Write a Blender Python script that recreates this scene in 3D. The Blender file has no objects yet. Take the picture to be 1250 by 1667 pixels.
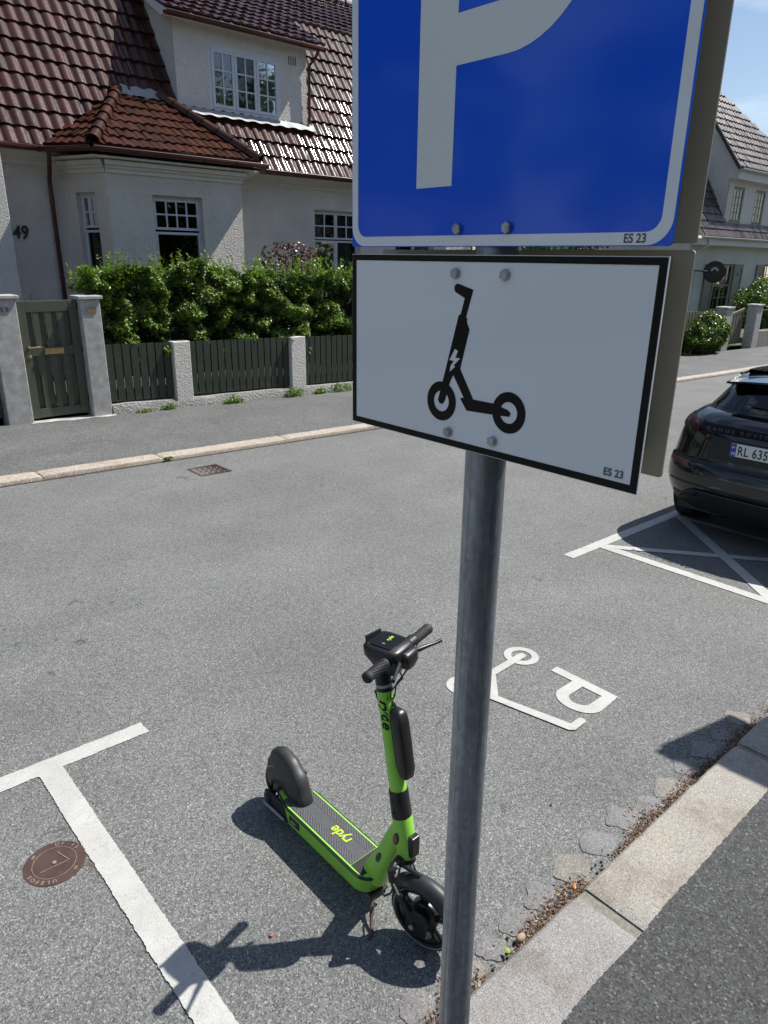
import bpy, bmesh, math, random
from mathutils import Vector, Matrix, noise
R = math.radians
random.seed(7)
S = bpy.context.scene
COL = S.collection
SL = -0.02666                      # the street falls gently along +X
def G(x): return SL * x
# ------------------------------------------------------------------ camera
A = R(47.697)
Fv = Vector((math.cos(A), math.sin(A), 0)); Rv = Vector((math.sin(A), -math.cos(A), 0)); Zv = Vector((0, 0, 1))
pt, ro = R(19.676), R(0.8015)
D = -math.sin(pt) * Fv - math.cos(pt) * Zv
right = math.cos(ro) * Rv - math.sin(ro) * D
down = math.sin(ro) * Rv + math.cos(ro) * D
fwd = math.cos(pt) * Fv - math.sin(pt) * Zv
cam = bpy.data.cameras.new('camera'); co = bpy.data.objects.new('camera', cam); COL.objects.link(co)
co.matrix_world = Matrix((( right.x, -down.x, -fwd.x, 0), (right.y, -down.y, -fwd.y, 0), (right.z, -down.z, -fwd.z, 2.2), (0, 0, 0, 1)))
cam.sensor_fit = 'VERTICAL'; cam.sensor_height = 24; cam.lens = 1155 / 1667 * 24
cam.clip_start = 0.05; cam.clip_end = 2000
S.camera = co
# ------------------------------------------------------------------ light
EL, AZ = R(53.0), R(-12.0)         # AZ measured from +X towards +Y
sun_dir = Vector((math.cos(AZ) * math.cos(EL), math.sin(AZ) * math.cos(EL), math.sin(EL)))
sun = bpy.data.lights.new('sun', 'SUN'); so = bpy.data.objects.new('sun', sun); COL.objects.link(so)
sun.energy = 4.2; sun.angle = R(0.53); sun.color = (1.0, 0.955, 0.89)
so.rotation_euler = sun_dir.to_track_quat('Z', 'Y').to_euler(); so.location = (20, -5, 30)
W = bpy.data.worlds.new('World'); S.world = W; W.use_nodes = True
nt = W.node_tree; bg = nt.nodes['Background']
sky = nt.nodes.new('ShaderNodeTexSky'); sky.sky_type = 'NISHITA'; sky.sun_disc = False
sky.sun_elevation = EL; sky.sun_rotation = R(90) - AZ; sky.air_density = 1.0; sky.dust_density = 0.6; sky.ozone_density = 1.5
tc = nt.nodes.new('ShaderNodeTexCoord'); mp = nt.nodes.new('ShaderNodeMapping'); mp.inputs['Scale'].default_value = (1.2, 1.2, 5)
nz = nt.nodes.new('ShaderNodeTexNoise'); nz.inputs['Scale'].default_value = 2.6; nz.inputs['Detail'].default_value = 7; nz.inputs['Roughness'].default_value = .55
cr = nt.nodes.new('ShaderNodeValToRGB'); cr.color_ramp.elements[0].position = .5; cr.color_ramp.elements[1].position = .72
cr.color_ramp.elements[0].color = (0, 0, 0, 1); cr.color_ramp.elements[1].color = (.5, .5, .5, 1)
mx = nt.nodes.new('ShaderNodeMix'); mx.data_type = 'RGBA'; mx.inputs['B'].default_value = (9.5, 10.2, 11.2, 1)
nt.links.new(tc.outputs['Generated'], mp.inputs['Vector']); nt.links.new(mp.outputs[0], nz.inputs['Vector'])
nt.links.new(nz.outputs['Fac'], cr.inputs[0]); nt.links.new(cr.outputs[0], mx.inputs['Factor'])
nt.links.new(sky.outputs[0], mx.inputs['A']); nt.links.new(mx.outputs['Result'], bg.inputs[0])
bg.inputs[1].default_value = 0.074
S.view_settings.view_transform = 'Standard'; S.view_settings.look = 'None'; S.view_settings.gamma = 1
S.view_settings.exposure = 0.66
S.render.engine = 'CYCLES'; S.cycles.max_bounces = 6; S.cycles.transparent_max_bounces = 12
S.cycles.caustics_reflective = False; S.cycles.caustics_refractive = False

# ------------------------------------------------------------------ materials
class NT:
    def __init__(s, name):
        s.m = bpy.data.materials.new(name); s.m.use_nodes = True; s.t = s.m.node_tree
        s.b = s.t.nodes['Principled BSDF']; s._co = None
    def n(s, kind, **kw):
        x = s.t.nodes.new('ShaderNode' + kind)
        for k, v in kw.items():
            if k in x.inputs: x.inputs[k].default_value = v
            else: setattr(x, k, v)
        return x
    def l(s, a, b): s.t.links.new(a, b)
    def co(s, scale=None):
        if s._co is None: s._co = s.n('NewGeometry').outputs['Position']
        if scale is None: return s._co
        m = s.n('Mapping'); m.inputs['Scale'].default_value = scale; s.l(s._co, m.inputs['Vector']); return m.outputs[0]
    def noise(s, scale, detail=3, rough=.6, co=None):
        x = s.n('TexNoise'); x.inputs['Scale'].default_value = scale; x.inputs['Detail'].default_value = detail; x.inputs['Roughness'].default_value = rough
        s.l(co or s.co(), x.inputs['Vector']); return x.outputs['Fac']
    def ramp(s, src, stops):
        r = s.n('ValToRGB'); e = r.color_ramp.elements
        while len(e) < len(stops): e.new(.5)
        for i, (p, c) in enumerate(stops):
            e[i].position = p; e[i].color = (c[0], c[1], c[2], 1) if hasattr(c, '__len__') else (c, c, c, 1)
        s.l(src, r.inputs[0]); return r.outputs[0]
    def mix(s, f, a, b, blend='MIX'):
        x = s.n('Mix'); x.data_type = 'RGBA'; x.blend_type = blend
        for sock, v in (('Factor', f), ('A', a), ('B', b)):
            if hasattr(v, 'links') or hasattr(v, 'is_linked'): s.l(v, x.inputs[sock])
            elif sock == 'Factor': x.inputs[sock].default_value = v
            else: x.inputs[sock].default_value = (*v, 1)
        return x.outputs['Result']
    def bump(s, src, strength=.5, dist=.01, prev=None):
        b = s.n('Bump'); b.inputs['Strength'].default_value = strength; b.inputs['Distance'].default_value = dist
        s.l(src, b.inputs['Height'])
        if prev: s.l(prev, b.inputs['Normal'])
        s.l(b.outputs[0], s.b.inputs['Normal']); return b.outputs[0]

def pm(name, col, rough=.6, metal=0, var=None, bump=None, coat=0, spec=.5, dirt=None):
    k = NT(name); k.b.inputs['Roughness'].default_value = rough; k.b.inputs['Metallic'].default_value = metal
    k.b.inputs['Coat Weight'].default_value = coat; k.b.inputs['Specular IOR Level'].default_value = spec
    k.b.inputs['Coat Roughness'].default_value = .05
    c = tuple(col)
    if var:
        f = k.noise(var[0], 4)
        lo = tuple(x * (1 - var[1]) for x in c); hi = tuple(min(1, x * (1 + var[1])) for x in c)
        o = k.ramp(f, [(.3, lo), (.7, hi)])
        if dirt:
            g = k.ramp(k.noise(dirt[0], 5, .7), [(.5, 0), (.72, dirt[2])]); o = k.mix(g, o, dirt[1])
        k.l(o, k.b.inputs['Base Color'])
    else: k.b.inputs['Base Color'].default_value = (*c, 1)
    if bump: k.bump(k.noise(bump[0], 4), bump[1], bump[2])
    return k.m

def asphalt(name, base, tint=(1, 1, 1), grain=150., light=2.6, patch=.25):
    k = NT(name)
    v = k.n('TexVoronoi'); v.inputs['Scale'].default_value = grain; k.l(k.co(), v.inputs['Vector'])
    sep = k.n('SeparateColor'); k.l(v.outputs['Color'], sep.inputs[0])
    b = [base * t for t in tint]
    g = k.ramp(sep.outputs[0], [(0, [x * .38 for x in b]), (.35, [x * .8 for x in b]), (.75, [x * 1.15 for x in b]), (.93, [x * 1.6 for x in b]), (1, [x * light for x in b])])
    v2 = k.n('TexVoronoi'); v2.inputs['Scale'].default_value = grain * .42; k.l(k.co(), v2.inputs['Vector'])
    s2 = k.n('SeparateColor'); k.l(v2.outputs['Color'], s2.inputs[0])
    g = k.mix(k.ramp(s2.outputs[1], [(0, .0), (.8, .35)]), g, k.ramp(s2.outputs[0], [(0, [x * .5 for x in b]), (1, [x * 1.5 for x in b])]))
    p = k.ramp(k.noise(1.1, 6, .65), [(.3, 1 - patch), (.7, 1 + patch * .5)]); g = k.mix(1.0, g, p, 'MULTIPLY')
    p2 = k.ramp(k.noise(.35, 3, .5, co=k.co((1, 3.5, 1))), [(.35, .93), (.65, 1.04)]); g = k.mix(1.0, g, p2, 'MULTIPLY')
    # thin wandering cracks and a few dark spots
    w = k.n('TexVoronoi', feature='DISTANCE_TO_EDGE'); w.inputs['Scale'].default_value = .33
    dn = k.n('TexNoise'); dn.inputs['Scale'].default_value = 2.2; dn.inputs['Detail'].default_value = 5; k.l(k.co(), dn.inputs['Vector'])
    va = k.n('VectorMath', operation='MULTIPLY_ADD'); k.l(dn.outputs['Color'], va.inputs[0]); va.inputs[1].default_value = (1.1, 1.1, 0); k.l(k.co(), va.inputs[2])
    k.l(va.outputs[0], w.inputs['Vector'])
    ck = k.ramp(w.outputs['Distance'], [(0, .55), (.0035, 1)]); g = k.mix(k.ramp(k.noise(.8, 3), [(.45, 0), (.62, .75)]), g, ck, 'MULTIPLY')
    sp = k.n('TexVoronoi'); sp.inputs['Scale'].default_value = 2.6; k.l(va.outputs[0], sp.inputs['Vector'])
    g = k.mix(1.0, g, k.ramp(sp.outputs['Distance'], [(0, .45), (.05, .7), (.085, 1)]), 'MULTIPLY')
    k.l(g, k.b.inputs['Base Color']); k.b.inputs['Roughness'].default_value = .82; k.b.inputs['Specular IOR Level'].default_value = .35
    n1 = k.bump(v.outputs['Distance'], .55, .0035)
    k.bump(k.noise(60, 3), .35, .006, n1)
    return k.m

def granite(name, c, grain=260.):
    k = NT(name)
    v = k.n('TexVoronoi'); v.inputs['Scale'].default_value = grain; k.l(k.co(), v.inputs['Vector'])
    sep = k.n('SeparateColor'); k.l(v.outputs['Color'], sep.inputs[0])
    g = k.ramp(sep.outputs[0], [(0, [x * .45 for x in c]), (.25, [x * .85 for x in c]), (.8, c), (1, [min(.9, x * 1.5) for x in c])])
    st = k.ramp(k.noise(3.6, 6, .7), [(.32, (.62, .57, .52)), (.45, (.95, .88, .83)), (.54, (1, 1, 1)), (.72, (1.15, 1.07, .96))]); g = k.mix(.75, g, st, 'MULTIPLY')
    st2 = k.ramp(k.noise(14, 5, .7), [(.30, (.62, .6, .56)), (.42, (1, 1, 1))]); g = k.mix(.8, g, st2, 'MULTIPLY')
    k.l(g, k.b.inputs['Base Color']); k.b.inputs['Roughness'].default_value = .78
    n1 = k.bump(k.noise(22, 6, .7), .5, .012); k.bump(k.noise(140, 3), .4, .003, n1)
    return k.m

def plaster(name, c, scale=34, strength=.8, dist=.02):
    k = NT(name)
    g = k.ramp(k.noise(.9, 6, .7), [(.3, [x * .88 for x in c]), (.6, c)])
    g = k.mix(.35, g, k.ramp(k.noise(1.6, 5, .7, co=k.co((2, 2, .8))), [(.36, .8), (.6, 1)]), 'MULTIPLY')
    k.l(g, k.b.inputs['Base Color']); k.b.inputs['Roughness'].default_value = .9; k.b.inputs['Specular IOR Level'].default_value = .2
    n1 = k.bump(k.noise(scale, 3, .6), strength, dist); k.bump(k.noise(scale * 4, 2), .4, .004, n1)
    return k.m

def tilemat(name, c, rough=.16):
    k = NT(name)
    a = k.n('Attribute', attribute_name='rnd'); sep = k.n('SeparateColor'); k.l(a.outputs['Color'], sep.inputs[0])
    g = k.ramp(sep.outputs[0], [(0, [x * .62 for x in c]), (1, [x * 1.35 for x in c])])
    g = k.mix(.6, g, k.ramp(k.noise(7, 5, .7), [(.35, .7), (.6, 1.1)]), 'MULTIPLY')
    k.l(g, k.b.inputs['Base Color']); k.l(k.ramp(k.noise(30, 4), [(.3, .38), (.7, .6)]), k.b.inputs['Roughness']); k.b.inputs['Specular IOR Level'].default_value = .08
    k.b.inputs['Coat Weight'].default_value = .6; k.l(k.ramp(k.noise(2.2, 4, .7), [(.35, .03), (.7, rough * .6)]), k.b.inputs['Coat Roughness'])
    k.bump(k.noise(45, 3), .12, .006)
    return k.m

def leafmat(name, lo, hi, rough=.32):
    k = NT(name)
    a = k.n('Attribute', attribute_name='rnd'); sep = k.n('SeparateColor'); k.l(a.outputs['Color'], sep.inputs[0])
    g = k.ramp(sep.outputs[0], [(0, lo), (1, hi)])
    k.l(g, k.b.inputs['Base Color']); k.b.inputs['Roughness'].default_value = rough; k.b.inputs['Specular IOR Level'].default_value = .4
    tr = k.n('BsdfTranslucent'); k.l(k.mix(1.0, g, (1.6, 1.9, .7), 'MULTIPLY'), tr.inputs['Color'])
    ms = k.n('MixShader'); ms.inputs[0].default_value = .3; k.l(k.b.outputs[0], ms.inputs[1]); k.l(tr.outputs[0], ms.inputs[2])
    k.l(ms.outputs[0], k.t.nodes['Material Output'].inputs['Surface'])
    return k.m

def glassmat(name, tint=(.55, .6, .62), refl=1.0):
    k = NT(name)
    t = k.n('BsdfTransparent'); t.inputs[0].default_value = (*tint, 1)
    gl = k.n('BsdfGlossy'); gl.inputs['Roughness'].default_value = .02
    gl.inputs['Color'].default_value = (refl, refl, refl, 1)
    fr = k.n('Fresnel'); fr.inputs[0].default_value = 1.7
    k.bump(k.noise(1.3, 2), .15, .02)
    bn = [n for n in k.t.nodes if n.type == 'BUMP'][0]; k.l(bn.outputs[0], gl.inputs['Normal'])
    ms = k.n('MixShader'); k.l(fr.outputs[0], ms.inputs[0]); k.l(t.outputs[0], ms.inputs[1]); k.l(gl.outputs[0], ms.inputs[2])
    k.l(ms.outputs[0], k.t.nodes['Material Output'].inputs['Surface'])
    return k.m

def galvmat():
    k = NT('galvanised_steel')
    v = k.n('TexVoronoi'); v.inputs['Scale'].default_value = 130; k.l(k.co((1, 1, .6)), v.inputs['Vector'])
    sep = k.n('SeparateColor'); k.l(v.outputs['Color'], sep.inputs[0])
    g = k.ramp(sep.outputs[0], [(0, (.22, .25, .29)), (1, (.30, .33, .37))])
    g = k.mix(.8, g, k.ramp(k.noise(14, 5, .6, co=k.co((1, 1, .35))), [(.3, .72), (.7, 1.3)]), 'MULTIPLY')
    st = k.noise(1, 5, .7, co=k.co((150, 150, 5)))
    g = k.mix(k.ramp(st, [(.50, 0), (.68, .5)]), g, (.46, .52, .60))
    st3 = k.noise(1, 6, .75, co=k.co((60, 60, 9))); g = k.mix(k.ramp(st3, [(.60, 0), (.68, .7)]), g, (.52, .58, .68))
    st2 = k.noise(1, 5, .7, co=k.co((130, 130, 2.2)))
    g = k.mix(k.ramp(st2, [(.34, .7), (.43, 0)]), g, (.10, .12, .15))
    k.l(g, k.b.inputs['Base Color']); k.b.inputs['Metallic'].default_value = .7
    k.l(k.ramp(k.noise(20, 4), [(.3, .26), (.7, .45)]), k.b.inputs['Roughness'])
    n1 = k.bump(st3, .25, .002); k.bump(k.noise(60, 4, co=k.co((1, 1, .3))), .15, .002, n1)
    return k.m

def paintmat():
    k = NT('road_paint')
    c = k.ramp(k.noise(5, 5, .7), [(.3, (.40, .40, .375)), (.65, (.50, .50, .475))])
    c = k.mix(k.ramp(k.noise(1.7, 5, .7), [(.56, 0), (.72, .4)]), c, (.42, .35, .23))
    f = k.mix(1.0, k.ramp(k.noise(170, 4, .8), [(.50, 0), (.66, 1)]), k.ramp(k.noise(4.5, 4, .7), [(.30, .15), (.60, 1)]), 'MULTIPLY')
    c = k.mix(f, c, (.28, .28, .27))
    w = k.n('TexVoronoi', feature='DISTANCE_TO_EDGE'); w.inputs['Scale'].default_value = 16
    va = k.n('VectorMath', operation='MULTIPLY_ADD'); dn = k.n('TexNoise'); dn.inputs['Scale'].default_value = 20; k.l(k.co(), dn.inputs['Vector'])
    k.l(dn.outputs['Color'], va.inputs[0]); va.inputs[1].default_value = (.07, .07, 0); k.l(k.co(), va.inputs[2]); k.l(va.outputs[0], w.inputs['Vector'])
    c = k.mix(.35, c, k.ramp(w.outputs['Distance'], [(0, .45), (.02, 1)]), 'MULTIPLY')
    k.l(c, k.b.inputs['Base Color']); k.b.inputs['Roughness'].default_value = .7
    n1 = k.bump(k.noise(150, 3), .4, .003)
    return k.m

M = dict(
 road=asphalt('road_asphalt', .168, (.985, 1.01, .985), 200., 2.5, .16), walk=asphalt('pavement_asphalt', .066, (.97, 1.0, 1.01), 150., 3.0, .10),
 walkf=asphalt('far_pavement_asphalt', .135, (.97, 1, .98), 110., 2.2, .2),
 kerb=granite('kerb_granite', (.33, .315, .28), 330.), kerbg=granite('grey_kerb_granite', (.27, .268, .262), 330.), kerbf=granite('pale_kerb_granite', (.44, .395, .335), 120.),
 mortar=pm('mortar', (.20, .195, .165), .95, var=(40, .3), bump=(60, .7, .006)), sett=granite('sett_stone', (.20, .205, .21)), settb=granite('buff_sett_stone', (.225, .215, .19)),
 paint=paintmat(), concrete=pm('concrete', (.42, .415, .40), .85, var=(9, .22), bump=(70, .5, .006), dirt=(5, (.22, .22, .21), .6)),
 plaster=plaster('white_plaster', (.77, .72, .67), 30, 1.0, .03), plaster2=plaster('cream_plaster', (.72, .69, .64)), trim=pm('plaster_trim', (.66, .64, .62), .8, var=(3, .06)),
 tile=tilemat('dark_brown_tile', (.050, .017, .013), .2), tile2=tilemat('red_brown_tile', (.056, .018, .009), .26), tile3=tilemat('black_tile', (.060, .045, .045), .18),
 gutter=pm('brown_gutter', (.075, .022, .02), .35, var=(6, .2)), zinc=pm('zinc_flashing', (.30, .31, .32), .6, .2, var=(8, .15), bump=(20, .3, .01)),
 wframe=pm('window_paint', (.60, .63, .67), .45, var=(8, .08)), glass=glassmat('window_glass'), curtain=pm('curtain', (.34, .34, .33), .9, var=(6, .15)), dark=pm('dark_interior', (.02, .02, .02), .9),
 blind=pm('wooden_blind', (.14, .11, .08), .7),
 gate=pm('green_grey_paint', (.075, .088, .060), .5, var=(5, .15)), fencep=pm('dark_fence_paint', (.034, .044, .031), .5, var=(6, .2), bump=(30, .2, .003)),
 brass=pm('brass', (.55, .40, .18), .35, .8, var=(20, .2)), black=pm('black_paint', (.012, .012, .013), .4), iron=pm('black_iron', (.02, .02, .02), .5),
 soil=pm('soil', (.06, .045, .03), .95, var=(4, .3), bump=(25, .6, .03)), lawn=pm('lawn', (.05, .085, .02), .9, var=(3, .3), bump=(40, .6, .02)),
 leaf=leafmat('hedge_leaf', (.010, .034, .005), (.15, .235, .020), .36), leafr=leafmat('red_leaf', (.05, .012, .012), (.12, .03, .025)), leafd=leafmat('tree_leaf', (.022, .050, .010), (.08, .14, .022)),
 leafw=leafmat('weed_leaf', (.06, .12, .012), (.16, .26, .03)),
 twig=pm('twig', (.016, .014, .009), .9), bark=pm('bark', (.09, .07, .05), .9, var=(12, .3), bump=(20, .8, .03)),
 galv=galvmat(),
)
def signmat(name, c, rough=.10):
    k = NT(name); k.b.inputs['Base Color'].default_value = (*c, 1); k.b.inputs['Roughness'].default_value = rough
    k.b.inputs['Specular IOR Level'].default_value = .4; k.b.inputs['Coat Weight'].default_value = .0; k.b.inputs['Coat Roughness'].default_value = .03
    k.bump(k.noise(9, 2), .05, .01)
    if 'black' in name: k.b.inputs['Specular IOR Level'].default_value = .18
    return k.m
M.update(
 sblue=signmat('sign_blue', (.0, .105, .80)), swhite=signmat('sign_white', (.86, .88, .91)), sletter=signmat('sign_letter_white', (.80, .82, .80), .3), sblack=signmat('sign_black', (.006, .006, .007), .22),
 sback=pm('sign_back_grey', (.36, .345, .29), .55, .1, var=(3, .05)), bolt=pm('bolt_steel', (.38, .40, .42), .42, .8, var=(60, .25)), stext=pm('small_print', (.09, .10, .11), .5),
 green=pm('lime_green_paint', (.30, .68, .07), .36, var=(10, .06), coat=.25), rubber=pm('black_rubber', (.018, .018, .019), .7, var=(30, .3), bump=(90, .3, .002)),
 plastic=pm('black_plastic', (.012, .0125, .014), .38, var=(25, .25)), fender=pm('fender_plastic', (.026, .028, .031), .48, var=(14, .35), bump=(50, .15, .002)),
 chrome=pm('chrome', (.7, .7, .72), .15, 1), silver=pm('grey_stripe', (.32, .33, .34), .5), logo=pm('yellow_green_print', (.45, .62, .05), .5), amber=pm('amber_lens', (.16, .06, .02), .25, coat=.4),
 rust=pm('rusty_cast_iron', (.075, .043, .037), .65, .2, var=(12, .3), bump=(80, .4, .002)), rustl=pm('worn_cast_iron', (.27, .22, .17), .6, .2, var=(60, .3)), ruststain=pm('rust_dust', (.13, .09, .055), .9),
 carp=pm('black_car_paint', (.004, .005, .008), .2, 0, coat=1.0, spec=.3), cartrim=pm('car_black_trim', (.012, .012, .012), .5), carglass=glassmat('car_glass', (.25, .28, .30)),
 taill=pm('tail_light', (.05, .008, .008), .15, coat=.6), refl=pm('rear_reflector', (.12, .035, .03), .3, coat=.5), platew=pm('plate_white', (.72, .74, .76), .4), plateb=pm('plate_blue', (.01, .06, .42), .4), red=pm('flag_red', (.5, .03, .04), .5),
 letter=pm('dark_lettering', (.045, .046, .05), .3, .6), seat=pm('car_seat', (.03, .03, .03), .8), alloy=pm('alloy', (.05, .05, .055), .35, .7),
 shut=pm('shutter_paint', (.215, .205, .165), .6, var=(6, .1)), gatep=pm('taupe_paint', (.17, .155, .125), .6, var=(6, .1)), stone=granite('wall_stone', (.26, .24, .215), 60),
 discw=pm('pale_emblem', (.5, .52, .52), .5), skirt=pm('white_gutter', (.55, .56, .56), .5), chip=pm('brown_leaf_litter', (.14, .085, .05), .85),
)
# ------------------------------------------------------------------ mesh helpers
class MB:
    def __init__(s, T=None): s.v = []; s.f = []; s.c = []; s.T = T
    def add(s, vs, fs, c=None):
        o = len(s.v)
        s.v += [tuple(s.T(Vector(p))) if s.T else tuple(p) for p in vs]
        s.f += [tuple(i + o for i in f) for f in fs]
        if c is not None: s.c += [c] * len(fs)
        return s
    def box(s, x0, x1, y0, y1, z0, z1):
        return s.add([(x0, y0, z0), (x1, y0, z0), (x1, y1, z0), (x0, y1, z0), (x0, y0, z1), (x1, y0, z1), (x1, y1, z1), (x0, y1, z1)],
                     [(0, 3, 2, 1), (4, 5, 6, 7), (0, 1, 5, 4), (1, 2, 6, 5), (2, 3, 7, 6), (3, 0, 4, 7)])
    def prism(s, poly, fn, d):
        """poly: 2-D points; fn(a,b,h) -> 3-D; h runs 0..d"""
        n = len(poly)
        vs = [fn(a, b, 0) for a, b in poly] + [fn(a, b, d) for a, b in poly]
        return s.add(vs, [tuple(range(n))[::-1], tuple(range(n, 2 * n))] + [(i, (i + 1) % n, n + (i + 1) % n, n + i) for i in range(n)])
    def tube(s, pts, r, n=12, cap=True):
        pts = [Vector(p) for p in pts]; rr = r if hasattr(r, '__len__') else [r] * len(pts)
        rings = []; prev = None
        for i, p in enumerate(pts):
            t = (pts[min(i + 1, len(pts) - 1)] - pts[max(i - 1, 0)]).normalized()
            if prev is None: u = t.orthogonal().normalized()
            else: u = (prev - t * prev.dot(t)).normalized()
            prev = u; w = t.cross(u)
            rings.append([p + (u * math.cos(2 * math.pi * k / n) + w * math.sin(2 * math.pi * k / n)) * rr[i] for k in range(n)])
        vs = [q for g in rings for q in g]; fs = []
        for i in range(len(pts) - 1):
            for k in range(n):
                a = i * n + k; b = i * n + (k + 1) % n; fs.append((a, b, b + n, a + n))
        if cap: fs += [tuple(range(n))[::-1], tuple(range((len(pts) - 1) * n, len(pts) * n))]
        return s.add(vs, fs)
    def lathe(s, prof, c, ax, n=32, a0=0, a1=2 * math.pi):
        """prof: (r, h) pairs about axis ax through c"""
        ax = Vector(ax).normalized(); u = ax.orthogonal().normalized()
        if abs(ax.z) < .5: u = (Vector((0, 0, 1)) - ax * ax.z).normalized()
        w = ax.cross(u); c = Vector(c); full = abs(a1 - a0 - 2 * math.pi) < 1e-6; m = n if full else n + 1
        vs = []
        for k in range(m):
            a = a0 + (a1 - a0) * k / n
            for r, h in prof: vs.append(c + ax * h + (u * math.cos(a) + w * math.sin(a)) * r)
        L = len(prof); fs = []
        for k in range(n):
            k2 = (k + 1) % m
            for j in range(L - 1): fs.append((k * L + j, k2 * L + j, k2 * L + j + 1, k * L + j + 1))
        return s.add(vs, fs)
    def grid(s, fn, us, vs_, c=None):
        vs = [fn(u, v) for u in us for v in vs_]; n = len(vs_)
        return s.add(vs, [(i * n + j, (i + 1) * n + j, (i + 1) * n + j + 1, i * n + j + 1) for i in range(len(us) - 1) for j in range(n - 1)], c)

ORG = {}
def finish(name, mb, mat, org, smooth=None, bevel=None, solid=None):
    me = bpy.data.meshes.new(name); ox, oy, oz = org
    me.from_pydata([(x - ox, y - oy, z - oz) for x, y, z in mb.v], [], mb.f)
    bm = bmesh.new(); bm.from_mesh(me)
    if not mb.c: bmesh.ops.recalc_face_normals(bm, faces=bm.faces)
    bm.to_mesh(me); bm.free()
    if mb.c:
        at = me.color_attributes.new('rnd', 'FLOAT_COLOR', 'CORNER')
        buf = []
        for p, c in zip(me.polygons, mb.c): buf += [c, c, c, 1.0] * p.loop_total
        at.data.foreach_set('color', buf)
    me.materials.append(mat)
    if smooth is not None: me.shade_smooth(); me.set_sharp_from_angle(angle=R(smooth))
    o = bpy.data.objects.new(name, me); COL.objects.link(o)
    if solid: m = o.modifiers.new('s', 'SOLIDIFY'); m.thickness = solid; m.offset = 0
    if bevel: m = o.modifiers.new('b', 'BEVEL'); m.width = bevel; m.segments = 2; m.limit_method = 'ANGLE'
    return o
def tag(o, label=None, cat=None, group=None, kind=None):
    if label: o['label'] = label
    if cat: o['category'] = cat
    if group: o['group'] = group
    if kind: o['kind'] = kind
    return o
def thing(name, loc, label, cat, group=None):
    o = bpy.data.objects.new(name, None); COL.objects.link(o); o.location = loc; ORG[o.name] = tuple(loc)
    o.empty_display_size = .2
    return tag(o, label, cat, group)
XF = [None]
def part(name, mb, mat, parent, smooth=None, bevel=None, solid=None, label=None):
    if XF[0]: mb.v = [tuple(XF[0](Vector(v))) for v in mb.v]
    org = ORG[parent.name]; o = finish(name, mb, mat, org, smooth, bevel, solid); o.parent = parent; ORG[o.name] = org
    if label: o['label'] = label
    return o
def single(name, mb, mat, label, cat, group=None, smooth=None, bevel=None, kind=None, solid=None):
    xs = [v[0] for v in mb.v]; ys = [v[1] for v in mb.v]; zs = [v[2] for v in mb.v]
    org = ((min(xs) + max(xs)) / 2, (min(ys) + max(ys)) / 2, min(zs))
    o = finish(name, mb, mat, org, smooth, bevel, solid); o.location = org; ORG[o.name] = org
    return tag(o, label, cat, group, kind)
def struct(name, mb, mat, **kw):
    o = finish(name, mb, mat, (0, 0, 0), **kw); o['kind'] = 'structure'; return o
def copy_tree(o, parent=None):
    c = o.copy(); COL.objects.link(c); c.parent = parent
    for ch in [x for x in COL.objects if x.parent == o]: copy_tree(ch, c)
    return c
def text(body, size, X, Y, origin, mb, depth=.0008, bold=0, align='LEFT', squeeze=1.0, space=1.0, font_shear=0):
    """lettering as mesh: X,Y unit vectors of the writing plane"""
    cu = bpy.data.curves.new('t', 'FONT'); cu.body = body; cu.size = size; cu.extrude = depth / 2; cu.offset = bold; cu.align_x = align; cu.space_character = space; cu.shear = font_shear
    cu.resolution_u = 6
    o = bpy.data.objects.new('t', cu); COL.objects.link(o)
    dg = bpy.context.evaluated_depsgraph_get(); me = bpy.data.meshes.new_from_object(o.evaluated_get(dg))
    X = Vector(X); Y = Vector(Y); N = X.cross(Y); O = Vector(origin)
    mb.add([O + X * (v.co.x * squeeze) + Y * v.co.y + N * v.co.z for v in me.vertices], [tuple(p.vertices) for p in me.polygons])
    bpy.data.objects.remove(o); bpy.data.curves.remove(cu); bpy.data.meshes.remove(me)
    return mb
def fr(a, b, n): return [a + (b - a) * i / n for i in range(n + 1)]
def rough_poly(pts, j=.004, step=.02, closed=True):
    out = []; n = len(pts)
    for i in range(n if closed else n - 1):
        a = Vector(pts[i]).to_2d(); b = Vector(pts[(i + 1) % n]).to_2d(); L = (b - a).length; k = max(1, int(L / (step * .45)))
        for q in range(k):
            p = a.lerp(b, q / k)
            w = (noise.noise(Vector((p.x * 7, p.y * 7, 3))) * .6 + noise.noise(Vector((p.x * 31, p.y * 31, 9))) * .8 + noise.noise(Vector((p.x * 90, p.y * 90, 5))) * .6) * j + random.uniform(-j, j) * .35
            nn = Vector((-(b - a).y, (b - a).x)).normalized() if L > 0 else Vector((0, 0)); out.append(tuple(p + nn * w))
    return out

# ================================================================== GROUND
def strip(x0, x1, y0, y1, dz=0, step=None):
    m = MB(); n = max(1, int((x1 - x0) / 20)); 
    xs = fr(x0, x1, n); m.grid(lambda x, y: (x, y, G(x) + dz), xs, [y0, y1]); return m
struct('ground', strip(-400, 600, -300, 600, -.06), M['lawn'])
struct('road', strip(-120, 200, .9, 7.9), M['road'])
KH = .07
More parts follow.
